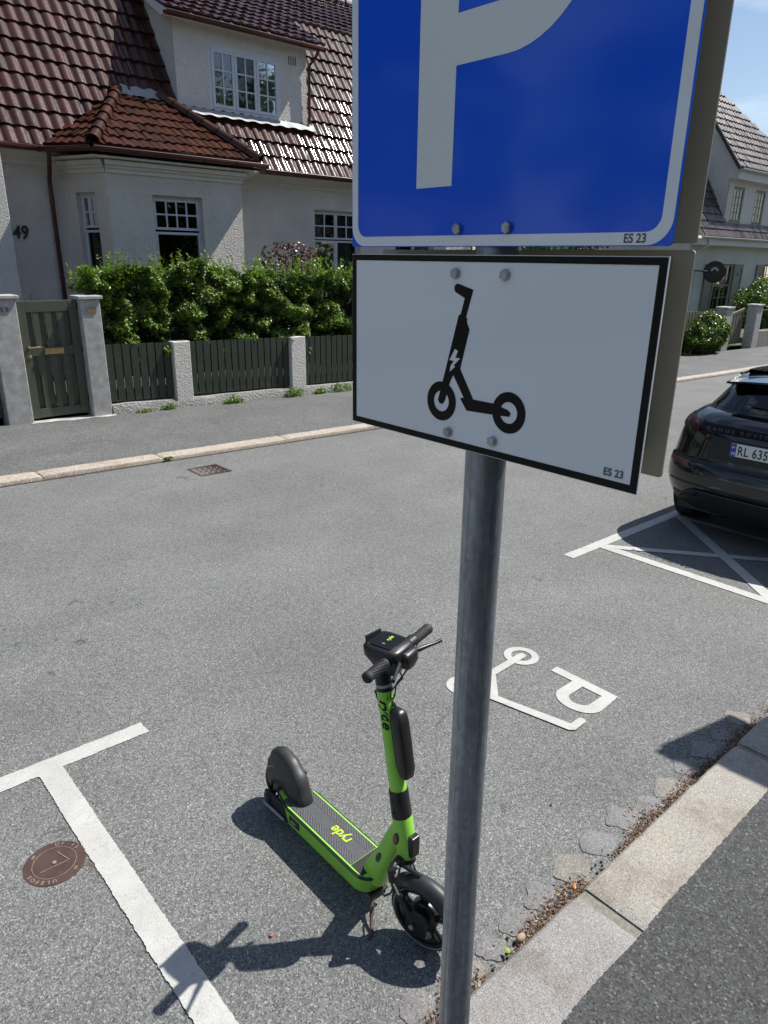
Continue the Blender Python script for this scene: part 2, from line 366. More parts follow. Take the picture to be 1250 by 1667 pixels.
# near pavement, its edge ragged where the asphalt meets the kerb stones
m = MB(); edge = []; x = -6.0
while x < 14: edge.append((x, .735 + noise.noise(Vector((x * 4, 1, 2))) * .006 + noise.noise(Vector((x * 23, 1, 2))) * .004 + random.uniform(-.0025, .0025))); x += .008
m.add([(x, y, G(x) + KH + .004) for x, y in edge] + [(x, -3.2, G(x) + KH + .004) for x, y in edge], [(i, len(edge) + i, len(edge) + i + 1, i + 1) for i in range(len(edge) - 1)])
struct('pavement', m, M['walk'])
m = strip(-60, -6, -3.2, .737, KH + .004); m2 = strip(14, 60, -3.2, .737, KH + .004); m.add(m2.v, m2.f); struct('pavement', m, M['walk'])
struct('pavement', strip(-120, 200, 7.9, 10.62, .03), M['walkf'])
struct('garden_ground', strip(-30, 24, 10.85, 30, .18), M['soil'])
struct('garden_ground', strip(24, 90, 10.85, 40, .10), M['lawn'])
def kerb_stone(x0, x1, y0, y1, h, mat, seed, ny=10):
    random.seed(seed); n = max(8, int((x1 - x0) / .04)); m = MB()
    xs = fr(x0, x1, n); prof = [(y1 + .0, -.25), (y1, h - .012), (y1 - .012, h)] + [(y1 - (y1 - y0) * k / ny, h) for k in range(1, ny)] + [(y0 + .01, h), (y0, h - .02), (y0, -.25)]
    def f(x, p):
        y, z = prof[p]; e = noise.noise(Vector((x * 6, y * 6, seed))) * .006
        ej = noise.noise(Vector((x * 14, seed * 3., 1))) * .006 if y > (y0 + y1) / 2 + .08 else 0
        end = min(x - x0, x1 - x); rnd = -.012 * max(0, 1 - end / .025) ** 2 if z > 0 else 0
        return (x, y + ej, G(x) + z + (e * .5 + rnd if z > 0 else 0))
    m.grid(f, xs, range(len(prof)))
    k = len(prof); m.f += [tuple(range(k))[::-1], tuple(range(n * k, n * k + k))]
    return m
spans = [(-5.6, -4.1, 'kerb'), (-4.07, -2.5, 'kerbg'), (-2.47, -1.0, 'kerb'), (-.97, .45, 'kerb'), (.48, 1.872, 'kerbg'), (1.922, 3.235, 'kerb'), (3.275, 4.7, 'kerb'), (4.73, 6.2, 'kerbg'), (6.23, 7.9, 'kerb'), (7.93, 9.5, 'kerbg'), (9.53, 11.2, 'kerb')]
for i, (a, b, mt) in enumerate(spans): struct('kerb', kerb_stone(a, b, .722, .978, KH, M[mt], i + 1), M[mt], smooth=40)
struct('kerb', strip(-60, -5.63, .722, .978, KH), M['kerb']); struct('kerb', strip(11.23, 60, .722, .978, KH), M['kerb'])
struct('kerb_mortar', strip(-5.6, 11.2, .74, .970, KH - .018), M['mortar'])
m = MB(); m.grid(lambda x, q: (x, .9705, G(x) + q), fr(-60, 60, 12), [-.1, KH - .018]); struct('kerb_mortar', m, M['mortar'])
fj = [-3.6, -1.5, .45, 2.16, 3.52, 5.3, 7.1, 8.95, 10.8, 12.6, 14.4, 16.2, 18.1, 20, 21.8, 23.7, 25.6, 27.5, 29.5, 31.5]
for i in range(len(fj) - 1):
    yo = .03 * math.sin(fj[i] * .7); struct('kerb', kerb_stone(fj[i] + .008, fj[i + 1] - .008, 7.72 + .02 * (i % 2), 7.99, .042, M['kerbf'], 50 + i, 4), M['kerbf'], smooth=40)
struct('kerb', strip(31.5, 90, 7.72, 7.99, .042), M['kerbf']); struct('kerb', strip(-60, -3.6, 7.72, 7.99, .042), M['kerbf'])
m = strip(-60, 90, 7.690, 7.73, .0045); struct('kerb_joint', m, M['soil'])  # dark strip paints the shadow line and gap at the far kerb's foot
# gutter stones set in the road edge
random.seed(5)
gs = [(1.17, 1.085, .075, 0), (1.365, 1.06, .075, 1), (1.50, 1.07, .06, 0), (1.655, 1.075, .075, 0), (1.815, 1.085, .08, 0), (2.01, 1.085, .095, 1), (2.21, 1.09, .085, 0), (2.42, 1.10, .085, 0), (2.58, 1.07, .07, 0), (2.76, 1.06, .09, 1), (2.97, 1.08, .08, 0), (3.16, 1.09, .085, 0), (3.37, 1.08, .08, 0), (3.58, 1.09, .08, 1), (.95, 1.06, .08, 0), (.72, 1.07, .08, 0)]
for i, (cx, cy, r, b) in enumerate(gs):
    pl = []
    n0 = 9
    for k in range(n0 * 4):
        a = 2 * math.pi * k / (n0 * 4); q = max(abs(math.cos(a)), abs(math.sin(a)))
        rr = r * 1.04 * (.80 / q ** .85) * (1 + .16 * noise.noise(Vector((math.cos(a) * 2.1, math.sin(a) * 2.1, i * 5.7))) * (1 if math.sin(a + .5) > -.2 else .3) + .22 * noise.noise(Vector((math.cos(a) * 1.6, math.sin(a) * 1.6, i * 3.1))))
        pl.append((cx + rr * math.cos(a + .5), cy + rr * .85 * math.sin(a + .5)))
    m = MB(); n = len(pl)
    top = [(x, y, G(x) + .0032 + .003 * noise.noise(Vector((x * 20, y * 20, 0)))) for x, y in pl]; mid = [(cx + (x - cx) * .6, cy + (y - cy) * .6, G(x) + .007 + .006 * noise.noise(Vector((x * 25, y * 25, 4)))) for x, y in pl]
    bot = [(cx + (x - cx) * 1.05, cy + (y - cy) * 1.05, G(x) - .03) for x, y in pl]
    m.add(bot + top + mid, [(k, (k + 1) % n, n + (k + 1) % n, n + k) for k in range(n)] + [(n + k, n + (k + 1) % n, 2 * n + (k + 1) % n, 2 * n + k) for k in range(n)] + [tuple(range(2 * n, 3 * n))])
    struct('gutter_stone', m, M['settb'] if b else M['sett'], smooth=60)
# leaf litter caught along the kerb
random.seed(11); m = MB()
for i in range(9000):
    x = random.uniform(.6, 4.6); base = .045 + .045 * noise.noise(Vector((x * 4.2, 3, 7)))
    dens = .85 + 1.5 * noise.noise(Vector((x * 3.1, 8, 1)))
    if random.random() > dens: continue
    y = .980 + abs(random.gauss(0, max(.010, base * .75)))
    if y > 1.22: continue
    z = G(x) + .008 + random.uniform(0, .018) * max(0, 1 - (y - .98) / .09)
    a = random.uniform(0, 6.28); L = random.uniform(.003, .010); w = L * random.uniform(.2, .55); tl = random.uniform(-.5, .5)
    ca, sa = math.cos(a), math.sin(a)
    p = [(-L, 0), (0, w), (L, 0), (0, -w)]
    m.add([(x + u * ca - v * sa, y + u * sa + v * ca, z + abs(u) * tl * .6 + v * tl) for u, v in p], [(0, 1, 2, 3)], random.random())
k = NT('leaf_litter'); at = k.n('Attribute', attribute_name='rnd'); sp = k.n('SeparateColor'); k.l(at.outputs['Color'], sp.inputs[0])
k.l(k.ramp(sp.outputs[0], [(0, (.035, .018, .012)), (.5, (.11, .055, .032)), (.85, (.24, .14, .09)), (1, (.45, .36, .24))]), k.b.inputs['Base Color']); k.b.inputs['Roughness'].default_value = .85
single('leaf_litter', m, k.m, 'brown dry leaf litter gathered in the gutter along the near kerb', 'leaf litter', kind='stuff')
random.seed(12); m = MB()
for i in range(260):
    x = random.uniform(.9, 3.6); y = .99 + abs(random.gauss(0, .035)); r = random.uniform(.002, .006); z = G(x) + .004
    m.lathe([(0, r), (r * .8, r * .6), (r, 0)], (x, y, z), (random.uniform(-.3, .3), random.uniform(-.3, .3), 1), 5)
single('grit', m, M['soil'], 'dark soil crumbs among the leaf litter beside the near kerb', 'soil', kind='stuff')
# a few dry leaves and a pebble that stand out
def leaf_one(x, y, z, L, w, a, mat, label):
    m = MB(); ca, sa = math.cos(a), math.sin(a); pts = [(-L, 0), (-L * .4, w), (L * .4, w * .9), (L, 0), (L * .4, -w * .9), (-L * .4, -w)]
    m.add([(x + u * ca - v * sa, y + u * sa + v * ca, z + .006 * (u / L) ** 2 + .3 * abs(v)) for u, v in pts], [(0, 1, 2, 3), (0, 3, 4, 5)])
    single('dry_leaf', m, mat, label, 'leaf')
leaf_one(1.93, 1.02, G(1.93) + .022, .016, .006, .6, pm('orange_leaf', (.55, .25, .06), .7), 'orange dry leaf on the litter by the kerb joint')
leaf_one(1.52, 1.015, G(1.5) + .024, .014, .008, 1.4, pm('green_leaf', (.25, .38, .05), .6), 'small green leaf on the litter beside the tan pebble')
leaf_one(.955, 1.60, G(.95) + .004, .009, .006, .4, pm('red_leaf_chip', (.35, .09, .06), .7), 'small red leaf on the asphalt by the handlebar shadow')
leaf_one(2.25, 1.35, G(2.25) + .004, .008, .006, .9, M['chip'], 'tiny brown leaf on open asphalt right of the sign pole')
m = MB(); m.add([(1.60 + .022 * math.cos(a) * q, 1.02 + .014 * math.sin(a) * q, G(1.6) + .012 + h) for q, h in ((1, 0), (.95, .012), (.5, .018)) for a in fr(0, 6.283, 8)[:-1]],
    [(r * 8 + k, r * 8 + (k + 1) % 8, (r + 1) * 8 + (k + 1) % 8, (r + 1) * 8 + k) for r in range(2) for k in range(8)] + [tuple(range(16, 24))])
single('pebble', m, pm('tan_stone', (.36, .26, .18), .8), 'tan pebble lying in the leaf litter against the kerb', 'stone', smooth=50)

# ================================================================== ROAD MARKINGS
MH = [.004]
def flat(poly, name='road_marking', j=.004, step=.018, h=None, mat=None):
    h = h or MH[0]; p = rough_poly(poly, j, step) if j else poly
    m = MB(); m.add([(x, y, G(x) + h) for x, y in p], [tuple(range(len(p)))]); return struct(name, m, mat or M['paint'])
def band(a, b, w, h=.004, j=.004, cap=0):
    a = Vector(a); b = Vector(b); d = (b - a).normalized(); n = Vector((-d.y, d.x)) * w / 2
    p = [a + n, b + n]
    if cap: p += [b + n * math.cos(t) + d * (w / 2) * math.sin(t) for t in fr(0, math.pi, 8)[1:-1]]
    p += [b - n, a - n]
    return flat([tuple(q) for q in p][::-1], j=j, h=h)
random.seed(3)
band((-7, 3.01), (1.13, 3.0), .098, .0040)
band((.665, 2.955), (.655, 1.16), .104, .0046)
band((4.82, 3.0), (12.5, 3.0), .10, .0040)
band((5.27, 2.95), (5.26, 1.15), .10, .0046)
band((6.64, 2.93), (5.25, 1.5), .10, .0052)
band((5.28, 2.94), (6.62, 1.30), .085, .0058)
band((6.62, 2.95), (6.62, 1.15), .07, .0064)
def ring(c, r0, r1, h):
    m = MB(); m.grid(lambda a, r: (c[0] + math.cos(a) * r, c[1] + math.sin(a) * r, G(c[0] + math.cos(a) * r) + h), fr(0, 2 * math.pi, 48), [r0, r1]); return m
struct('road_marking', ring((3.19, 2.237), .062, .107, .004), M['paint']); struct('road_marking', ring((2.665, 2.237), .058, .100, .004), M['paint'])
band((2.90, 2.222), (3.195, 2.237), .05, .0048, .0015, 1)
flat([(2.93, 2.25), (2.86, 2.25), (2.66, 2.08), (2.70, 2.02), (2.75, 2.06), (2.90, 2.20)], h=.0054, j=.0015)
band((2.70, 2.06), (2.665, 2.237), .045, .0060, .0015, 1)
flat([(2.672, 2.07), (2.772, 1.615), (2.80, 1.59), (2.815, 1.60), (2.83, 1.63), (2.725, 2.06)], h=.0066, j=.0015)
band((2.80, 1.613), (2.895, 1.618), .045, .0072, .001, 1)
P2 = [(3.19, 2.02), (3.255, 2.02), (3.25, 1.615), (3.09, 1.60)]
P2 += [(3.055 + .11 * math.cos(t), 1.735 + .135 * math.sin(t)) for t in fr(-math.pi * .5, -math.pi * 1.5, 18)]
P2 += [(3.19, 1.87)]
hole = [(3.185, 1.80), (3.185, 1.675), (3.07, 1.675)] + [(3.06 + .05 * math.cos(t), 1.737 + .062 * math.sin(t)) for t in fr(-math.pi * .5, -math.pi * 1.5, 10)]
# P as a sheet with a hole: bridge through the corner
def with_hole(outer, hole, i, j):
    return outer[:i + 1] + hole[j:] + hole[:j + 1] + outer[i:]
bm = bmesh.new(); 
def loopverts(pts, h): 
    vs = [bm.verts.new((x, y, G(x) + h)) for x, y in pts]; return [bm.edges.new((vs[k], vs[(k + 1) % len(vs)])) for k in range(len(vs))]
e = loopverts(rough_poly(P2, .0015, .02), .004) + loopverts(hole, .004)
bmesh.ops.triangle_fill(bm, edges=e, use_beauty=True); m = MB(); bm.verts.index_update(); m.add([tuple(v.co) for v in bm.verts], [tuple(v.index for v in f.verts) for f in bm.faces]); bm.free()
struct('road_marking', m, M['paint'])
# manhole cover
mh = thing('manhole_cover', (.497, 2.405, G(.5)), 'round rusty brown cast iron cover beside the white dividing line', 'manhole cover')
r0 = .112; cz = G(.497) + .004
m = MB().lathe([(0, .0), (r0 * .985, .0), (r0, -.002), (r0, -.02)], (.497, 2.405, cz), (0, 0, 1), 64); part('disc', m, M['rust'], mh, 30)
m = MB().lathe([(.0775, 0), (.0775, .0012), (.0795, .0012), (.0795, 0)], (.497, 2.405, cz + .0002), (0, 0, 1), 64); part('raised_ring', m, M['rustl'], mh)
m = MB(); 
def polar(a, r): return Vector((.497 + r * math.cos(a), 2.405 + r * math.sin(a), cz + .0006))
def arc_text(s, r, a_mid, da, size, flip):
    n = len(s)
    for i, ch in enumerate(s):
        a = a_mid + (i - (n - 1) / 2) * da * (1 if flip else -1)
        rad = Vector((math.cos(a), math.sin(a), 0)); tan = Vector((math.sin(a), -math.cos(a), 0))
        if flip: X, Y = -tan, -rad
        else: X, Y = tan, rad
        o = polar(a, r) - Y * size * .35
        if ch == '·': m.box(*(polar(a, r).x + q for q in (-.0015, .0015)), *(polar(a, r).y + q for q in (-.0015, .0015)), cz, cz + .0016)
        else: text(ch, size, X, Y, o, m, .0015, .0004, 'CENTER', 1)
# reading from the road side: +Y is the far side as the photograph sees it
up = R(47.7)
arc_text('UF·15', .0955, up - R(8), R(13), .022, False)
part('cast_lettering', m, M['rustl'], mh); m = MB()
arc_text('ULEFOS', .0955, up + math.pi - R(8), R(13), .022, False)
part('cast_lettering', m, M['rustl'], mh)
m = MB()
def bar3(a, b, w, h): 
    a = Vector(a); b = Vector(b); d = (b - a).normalized(); n = Vector((-d.y, d.x)) * w / 2
    q = [a + n, b + n, b - n, a - n]; m.prism([tuple(t) for t in q], lambda x, y, z: (.497 + x, 2.405 + y, cz + z), h)
rx = Vector((math.sin(A), -math.cos(A))); fy = Vector((math.cos(A), math.sin(A)))
tipv = rx * .052 + fy * .015
bar3(tipv, -rx * .012 + fy * .052, .003, .0022); bar3(tipv, -rx * .030 - fy * .050, .003, .0022)
for sgn in (-1, 1):
    c0 = rx * .092 * sgn - fy * .022 * sgn
    part('emblem', m, M['rustl'], mh); m = MB()
    for q in (-.004, 0, .004): bar3(c0 + rx * q - fy * .009, c0 + rx * q + fy * .009, .002, .0016)
part('emblem', m, M['rustl'], mh)
m = MB().lathe([(0, .004), (.008, .0035), (.0085, 0)], (.497, 2.405, cz), (0, 0, 1), 16); part('lift_pin', m, M['rustl'], mh, 40)
random.seed(21); m = MB()
for i in range(1100):
    t = abs(random.gauss(0, .5)); x = .60 + t * .10 + random.gauss(0, .02); y = 2.33 - t * .17 + random.gauss(0, .035); r = random.uniform(.0006, .0016)
    m.add([(x - r, y - r, G(x) + .0030), (x + r, y - r, G(x) + .0030), (x + r * .8, y + r, G(x) + .0030), (x - r, y + r * .8, G(x) + .0030)], [(0, 1, 2, 3)])
o = struct('rust_stain', m, M['ruststain']); o['kind'] = 'stuff'
tag(o, 'faint rusty staining of the asphalt running from the manhole cover', 'stain')
# drain grate near the far kerb
dg = thing('drain_grate', (3.74, 7.07, G(3.74)), 'square rusty iron drain grate in the road by the far kerb', 'drain grate')
m = MB(); x0, x1, y0, y1 = 3.55, 3.93, 6.90, 7.26
z = lambda x: G(x) + .006
for a, b, c, d in ((x0, x1, y0, y0 + .035), (x0, x1, y1 - .035, y1), (x0, x0 + .035, y0 + .036, y1 - .036), (x1 - .035, x1, y0 + .036, y1 - .036)): m.box(a, b, c, d, z(3.74) - .05, z(3.74))
part('frame', m, M['rust'], dg)
m = MB(); m.box(x0 + .036, x1 - .036, y0 + .036, y1 - .036, z(3.74) - .04, z(3.74) - .012); part('grate_bed', m, M['black'], dg)
m = MB()
for i in range(6):
    yy = y0 + .055 + i * .045
    for j in range(4): xx = x0 + .055 + j * .07 + (.02 if i % 2 else 0); part('grate_bar', MB().box(xx, xx + .05, yy, yy + .020, z(3.74) - .0119, z(3.74) - .002), M['rust'], dg)

# ================================================================== SIGN POLE
def rrect(y0, y1, z0, z1, r, n=8):
    o = []
    for cy, cz_, a0 in ((y1 - r, z1 - r, 0), (y0 + r, z1 - r, 90), (y0 + r, z0 + r, 180), (y1 - r, z0 + r, 270)):
        for k in range(n + 1): a = R(a0 + 90 * k / n); o.append((cy + r * math.cos(a), cz_ + r * math.sin(a)))
    return o
def plate(poly, x, d, name, mat, parent, **kw): return part(name, MB().prism(poly, lambda a, b, h: (x + h, a, b), d), mat, parent, **kw)
def ringp(o, i, x, d):
    m = MB(); n = len(o); vs = [(x, a, b) for a, b in o] + [(x, a, b) for a, b in i] + [(x + d, a, b) for a, b in o] + [(x + d, a, b) for a, b in i]
    fs = []
    for k in range(n):
        q = (k + 1) % n; fs += [(k, q, n + q, n + k), (2 * n + k, 2 * n + q, 3 * n + q, 3 * n + k), (k, q, 2 * n + q, 2 * n + k), (n + k, n + q, 3 * n + q, 3 * n + k)]
    return m.add(vs, fs)
BY0, BY1 = .3655, .8585
def bolt(y, z, parent, x=.710):
    m = MB(); m.lathe([(0, -.0012), (.0105, -.0012), (.0105, 0)], (x, y, z), (-1, 0, 0), 24)
    m2 = MB(); m.lathe([(0, .0062), (.0052, .0062), (.0068, .0052), (.0068, .0001)], (x, y, z), (-1, 0, 0), 6)
    part('bolt', m, M['bolt'], parent, 30)
def pict(pts, x, h, mat, parent, name): return plate(pts, x - h, h * .98, name, mat, parent)
def sign_stack():
    tr = thing('sign_post', (.745, .606, G(.745)), 'galvanised steel sign post standing behind the near kerb', 'sign post')
    m = MB(); m.tube([(.745, .588, G(.745) + KH - .1), (.745, .606, 1.2), (.7455, .616, 2.80)], .0285, 40); part('tube', m, M['galv'], tr, 40)
    m = MB(); m.lathe([(0, .012), (.028, .008), (.031, 0), (.031, -.03)], (.7455, .616, 2.80), (0, 0, 1), 28); part('cap', m, M['plastic'], tr, 40)
    m = MB()   # drawn seam line down the tube
    m.tube([(.7190, .5965, .2), (.7190, .606, 1.2), (.7192, .6135, 2.2)], .0028, 6); part('weld_seam', m, M['galv'], tr, 60)
    # ---- blue parking sign
    ps = thing('parking_sign', (.712, .612, 2.215), 'blue square parking sign with large white P facing the viewer', 'parking sign')
    z0, z1 = 2.215, 2.708
    plate(rrect(BY0, BY1, z0, z1, .004, 3), .7112, .0022, 'panel', M['sblue'], ps)
    plate(rrect(BY0 + .001, BY1 - .001, z0 + .001, z1 - .001, .004, 3), .7136, .0012, 'backing', M['sback'], ps)
    part('border', ringp(rrect(BY0 + .001, BY1 - .001, z0 + .001, z1 - .001, .026), rrect(BY0 + .0135, BY1 - .0135, z0 + .0135, z1 - .0135, .016), .7106, .0006), M['swhite'], ps)
    P = [(.727, 2.286), (.727, 2.636), (.587, 2.636)] + [(.587 - .11 * math.cos(t), 2.526 + .11 * math.sin(t)) for t in fr(math.pi / 2, -math.pi / 2, 24)][1:] + [(.6645, 2.416), (.6645, 2.286)]
    hole = [(.6645, 2.469), (.6645, 2.583), (.59, 2.583)] + [(.587 - .057 * math.cos(t), 2.526 + .057 * math.sin(t)) for t in fr(math.pi / 2, -math.pi / 2, 20)][1:]
    bm = bmesh.new(); es = []
    for pts in (P, hole):
        vs = [bm.verts.new((.7107, a, b)) for a, b in pts]; es += [bm.edges.new((vs[k], vs[(k + 1) % len(vs)])) for k in range(len(vs))]
    bmesh.ops.triangle_fill(bm, edges=es, use_beauty=True); bm.verts.index_update()
    m = MB(); m.add([tuple(v.co) for v in bm.verts], [tuple(v.index for v in f.verts) for f in bm.faces]); bm.free(); part('letter', m, M['sletter'], ps)
    m = text('ES 23', .0125, (0, -1, 0), (0, 0, 1), (.7103, .4185, 2.2185), MB(), .0002, .00025, squeeze=.92); part('small_print', m, M['stext'], ps)
    for y, z in ((.650, 2.236), (.5715, 2.236), (.650, 2.66), (.5715, 2.66)): bolt(y, z, ps, .7112)
    # ---- white e-scooter plate
    ss = thing('scooter_plate', (.712, .612, 1.955), 'white rectangular plate with black electric scooter symbol under the parking sign', 'sign')
    z0, z1 = 1.956, 2.2055
    plate([(BY1, z0), (BY1, z1), (BY0, z1), (BY0, z0)], .7112, .0022, 'panel', M['swhite'], ss)
    plate(rrect(BY0 + .001, BY1 - .001, z0 + .001, z1 - .001, .004, 3), .7136, .0012, 'backing', M['sback'], ss)
    o = [(BY1 - .0008, z0 + .0008), (BY1 - .0008, z1 - .0008), (BY0 + .0008, z1 - .0008), (BY0 + .0008, z0 + .0008)]; ii = [(BY1 - .0095, z0 + .0095), (BY1 - .0095, z1 - .0085), (BY0 + .0095, z1 - .0085), (BY0 + .0095, z0 + .0095)]
    part('border', ringp(o, ii, .7106, .0006), M['sblack'], ss)
    body = [(.6521,2.1644),(.6519,2.1678),(.6482,2.1706),(.6444,2.1704),(.6197,2.164),(.6298,2.1298),(.6274,2.1286),(.628,2.1241),(.6227,2.1148),(.6355,2.0636),(.6100,2.0265),(.5738,2.0265),(.5515,2.0215),(.547,2.018),(.5490,2.0135),(.5749,2.012),(.6206,2.0101),(.6329,2.0248),(.6266,2.0265),(.6472,2.0542),(.6522,2.0451),(.6606,2.0175),(.6645,2.0125),(.6703,2.0125),(.6736,2.017),(.6658,2.0442),(.6424,2.1317),(.6391,2.133),(.6333,2.1533),(.6504,2.1604)]
    pict(body, .7111, .0004, M['sblack'], ss, 'scooter_symbol')
    bo = [(.6459,2.0883),(.6549,2.073),(.6469,2.0728),(.6524,2.0652),(.6535,2.0578),(.644,2.0655),(.647,2.0666),(.6359,2.0772),(.6442,2.077),(.6404,2.0863)]
    pict(bo, .7106, .0003, M['swhite'], ss, 'lightning_symbol')
    for cy, cz2, ro_, ri in ((.6671, 2.016, .0268, .0142), (.5505, 2.0183, .0263, .0138)):
        n = 40; oo = [(cy + ro_ * math.cos(2 * math.pi * k / n), cz2 + ro_ * math.sin(2 * math.pi * k / n)) for k in range(n)]; ii = [(cy + ri * math.cos(2 * math.pi * k / n), cz2 + ri * math.sin(2 * math.pi * k / n)) for k in range(n)]
        part('wheel_symbol', ringp(oo, ii, .7105 , .0004), M['sblack'], ss)
    m = text('ES 23', .0125, (0, -1, 0), (0, 0, 1), (.7104, .4095, 1.9705), MB(), .0002, .00025, squeeze=.92); part('small_print', m, M['stext'], ss)
    for y, z in ((.650, 2.183), (.5695, 2.183), (.651, 1.9755), (.5725, 1.9775)): bolt(y, z, ss, .7112)
    # ---- the two signs facing the other way, seen from behind
    X = .776
    def back(name, z0, z1, label, lt):
        b = thing(name, (X, .612, z0), label, 'sign')
        plate(rrect(BY0 + .006, BY1 + .006, z0, z1, .004, 3), X, .0022, 'panel', M['sback'], b)
        m = MB()
        for q in (z0 + .03, z1 - .035): m.box(X - .012, X - .0002, BY0 + .03, BY1 - .02, q, q + .028)
        part('rail', m, M['sback'], b)
        plate(rrect(BY0 + .009, BY1 + .003, z0 + .003, z1 - .003, .02), X + .0023, .0004, 'face', lt, b)
    back('parking_sign', 2.219, 2.712, 'grey back of the upper sign facing the other way', M['sblue'])
    back('scooter_plate', 1.962, 2.2125, 'grey back of the lower sign plate facing the other way', M['swhite'])
    m = MB()
    for q in (2.236, 2.183, 1.977, 2.66):
        cl = thing('pole_clamp', (.745, .61, q), 'steel clamp holding the signs round the post', 'clamp', 'clamps holding the signs to the post')
        m = MB(); m.lathe([(.0287, -.011), (.0315, -.011), (.0315, .011), (.0287, .011)], (.745, .612, q), (0, 0, 1), 32); part('band', m, M['bolt'], cl, 40)
        m = MB(); m.box(.7135, .722, .645, .657, q - .01, q + .01); m.box(.7135, .722, .564, .577, q - .01, q + .01); part('lug', m, M['bolt'], cl)
before = set(COL.objects)
sign_stack()
new = [o for o in COL.objects if o not in before and o.parent is None]
for o in new:      # the twin post at the far end of the scooter bay, out of frame: its shadow falls on the kerb
    c = copy_tree(o); c.location = o.location + Vector((4.22, -.034, G(4.22)))
    b4 = 'upper' if o.location.z > 2.1 else 'lower'; side = 'grey back of the ' if o.location.x > .75 and 'pole' not in o.name and 'post' not in o.name else 'front of the '
    c['label'] = {'sign_post': 'second galvanised post further along the kerb', 'pole_clamp': 'steel clamp on the second post', 'parking_sign': side + 'upper sign on the second post along the kerb', 'scooter_plate': side + 'lower plate on the second post along the kerb'}[o.name.split('.')[0]]
    if 'group' in c: c['group'] = 'clamps on the second post'

# ================================================================== ELECTRIC SCOOTER
SX = 1.32; GZ = G(SX)
def q3(x, y, z): return Vector((SX + x, y, GZ + z))
sc = thing('electric_scooter', q3(0, 1.6, 0), 'lime green electric scooter parked on its stand between the white bay lines', 'scooter')
def stem_at(z): return 1.312 + (z - .36) * .215            # y of the steering axis at height z
ax = Vector((0, stem_at(.95) - stem_at(.36), .59)).normalized()
def sp(z, x=0, f=0): return q3(x, stem_at(z) - f, z)          # f: towards the front (-Y)
CAMP = Vector((0, 0, 2.2))
def lean(P):       # the parked scooter rests tilted on its stand: upper parts sit further from the kerb post
    h = max(0, P.z - G(P.x)); return CAMP + (P - CAMP) * (1 + .065 * (h / 1.07) ** .7)
XF[0] = lean
# deck
def deck_outline(w, inset=0):
    o = []
    y0, y1 = 1.43 + inset, 2.02
    for t in fr(0, math.pi, 14): o.append((-math.cos(t) * (w - inset), y0 + .075 - .075 * math.sin(t) ** .8))
    return o + [((w - inset), y1 - .10), ((w - inset) * .62, y1), (-(w - inset) * .62, y1), (-(w - inset), y1 - .10)]
dx = lambda a, b, h: q3(a, b, h)
m = MB().prism(deck_outline(.074), lambda a, b, h: q3(a * (1 - .10 * (1 - h / .075)), b + (.02 if b < 1.5 else 0) * (1 - h / .075), .085 + h), .075)
deck = part('deck', m, M['green'], sc, 35, .004)
m = MB().prism(deck_outline(.0745, -.001), lambda a, b, h: q3(a, b, .1605 + h), .006); part('deck_edge', m, M['plastic'], deck)
m = MB().prism(deck_outline(.074, .006), lambda a, b, h: q3(a, b, .1668 + h), .004); part('deck_rim', m, M['green'], deck)
# foot mat: ribbed side strips and a smooth middle
m = MB(); ys = fr(1.555, 1.965, 82); xs = fr(-.062, .062, 62)
def mat_h(x, y):
    zz = q3(x, y, .1712)
    if .024 < abs(x) < .058:
        i = int((x + .2) / .006); j = int((y) / .0075)
        if (i + j) % 2 == 0: zz.z += .0016
    return zz
m.grid(lambda x, y: mat_h(x, y), fr(-.062, .062, 62), fr(1.535, 1.965, 110)); part('foot_mat', m, pm('grip_mat', (.075, .078, .085), .62, var=(60, .2)), sc)
m = MB(); text('ryde', .060, (0, 1, 0), (-1, 0, 0), q3(.018, 1.62, .1732), m, .0006, .0013, squeeze=.9, font_shear=.18); part('deck_lettering', m, M['logo'], sc)
m = MB(); m.prism([(-.062, 1.47), (.062, 1.47), (.062, 1.533), (-.062, 1.533)], lambda a, b, h: q3(a, b, .1711 + h), .001); part('nose_pad', m, M['rubber'], sc)
# side details on the near flank
m = MB(); m.box(SX - .0755, SX - .072, 1.84, 1.905, GZ + .112, GZ + .148); part('charge_port', m, M['plastic'], sc, bevel=.002)
m = MB(); m.box(SX - .0758, SX - .0756, 1.862, 1.894, GZ + .122, GZ + .132); part('sticker', m, M['silver'], sc)
# neck from the deck up to the steering tube
m = MB(); secs = [(1.465, .150, .042, .050), (1.44, .21, .036, .043), (1.405, .29, .031, .037), (1.375, .37, .028, .034), (1.348, .44, .026, .028), (1.335, .475, .020, .018)]
n = 20; dirn = Vector((0, -.36, .93)).normalized(); fw = Vector((0, -.93, -.36)).normalized()
vs = []
for y, z, hx, hy in secs:
    for k in range(n):
        a = 2 * math.pi * k / n; c, s_ = math.cos(a), math.sin(a)
        vs.append(q3(0, y, z) + Vector((1, 0, 0)) * hx * math.copysign(abs(c) ** .7, c) + fw * hy * math.copysign(abs(s_) ** .7, s_))
m.add(vs, [(i * n + k, i * n + (k + 1) % n, (i + 1) * n + (k + 1) % n, (i + 1) * n + k) for i in range(len(secs) - 1) for k in range(n)] + [tuple(range(n))[::-1], tuple(range((len(secs) - 1) * n, len(secs) * n))])
part('neck', m, M['green'], sc, 60)
def oval(cx_, cy_, cz_, rx_, rz_, mat, name, tilt=0, d=.003):
    m = MB(); n = 22; pts = [(math.cos(t) * rx_, math.sin(t) * rz_) for t in fr(0, 2 * math.pi, n)[:-1]]; c, s_ = math.cos(tilt), math.sin(tilt)
    m.prism(pts, lambda a, b, h: q3(cx_ - h, cy_ + a * c - b * s_, cz_ + a * s_ + b * c), d); return part(name, m, mat, sc, 40, .0008)
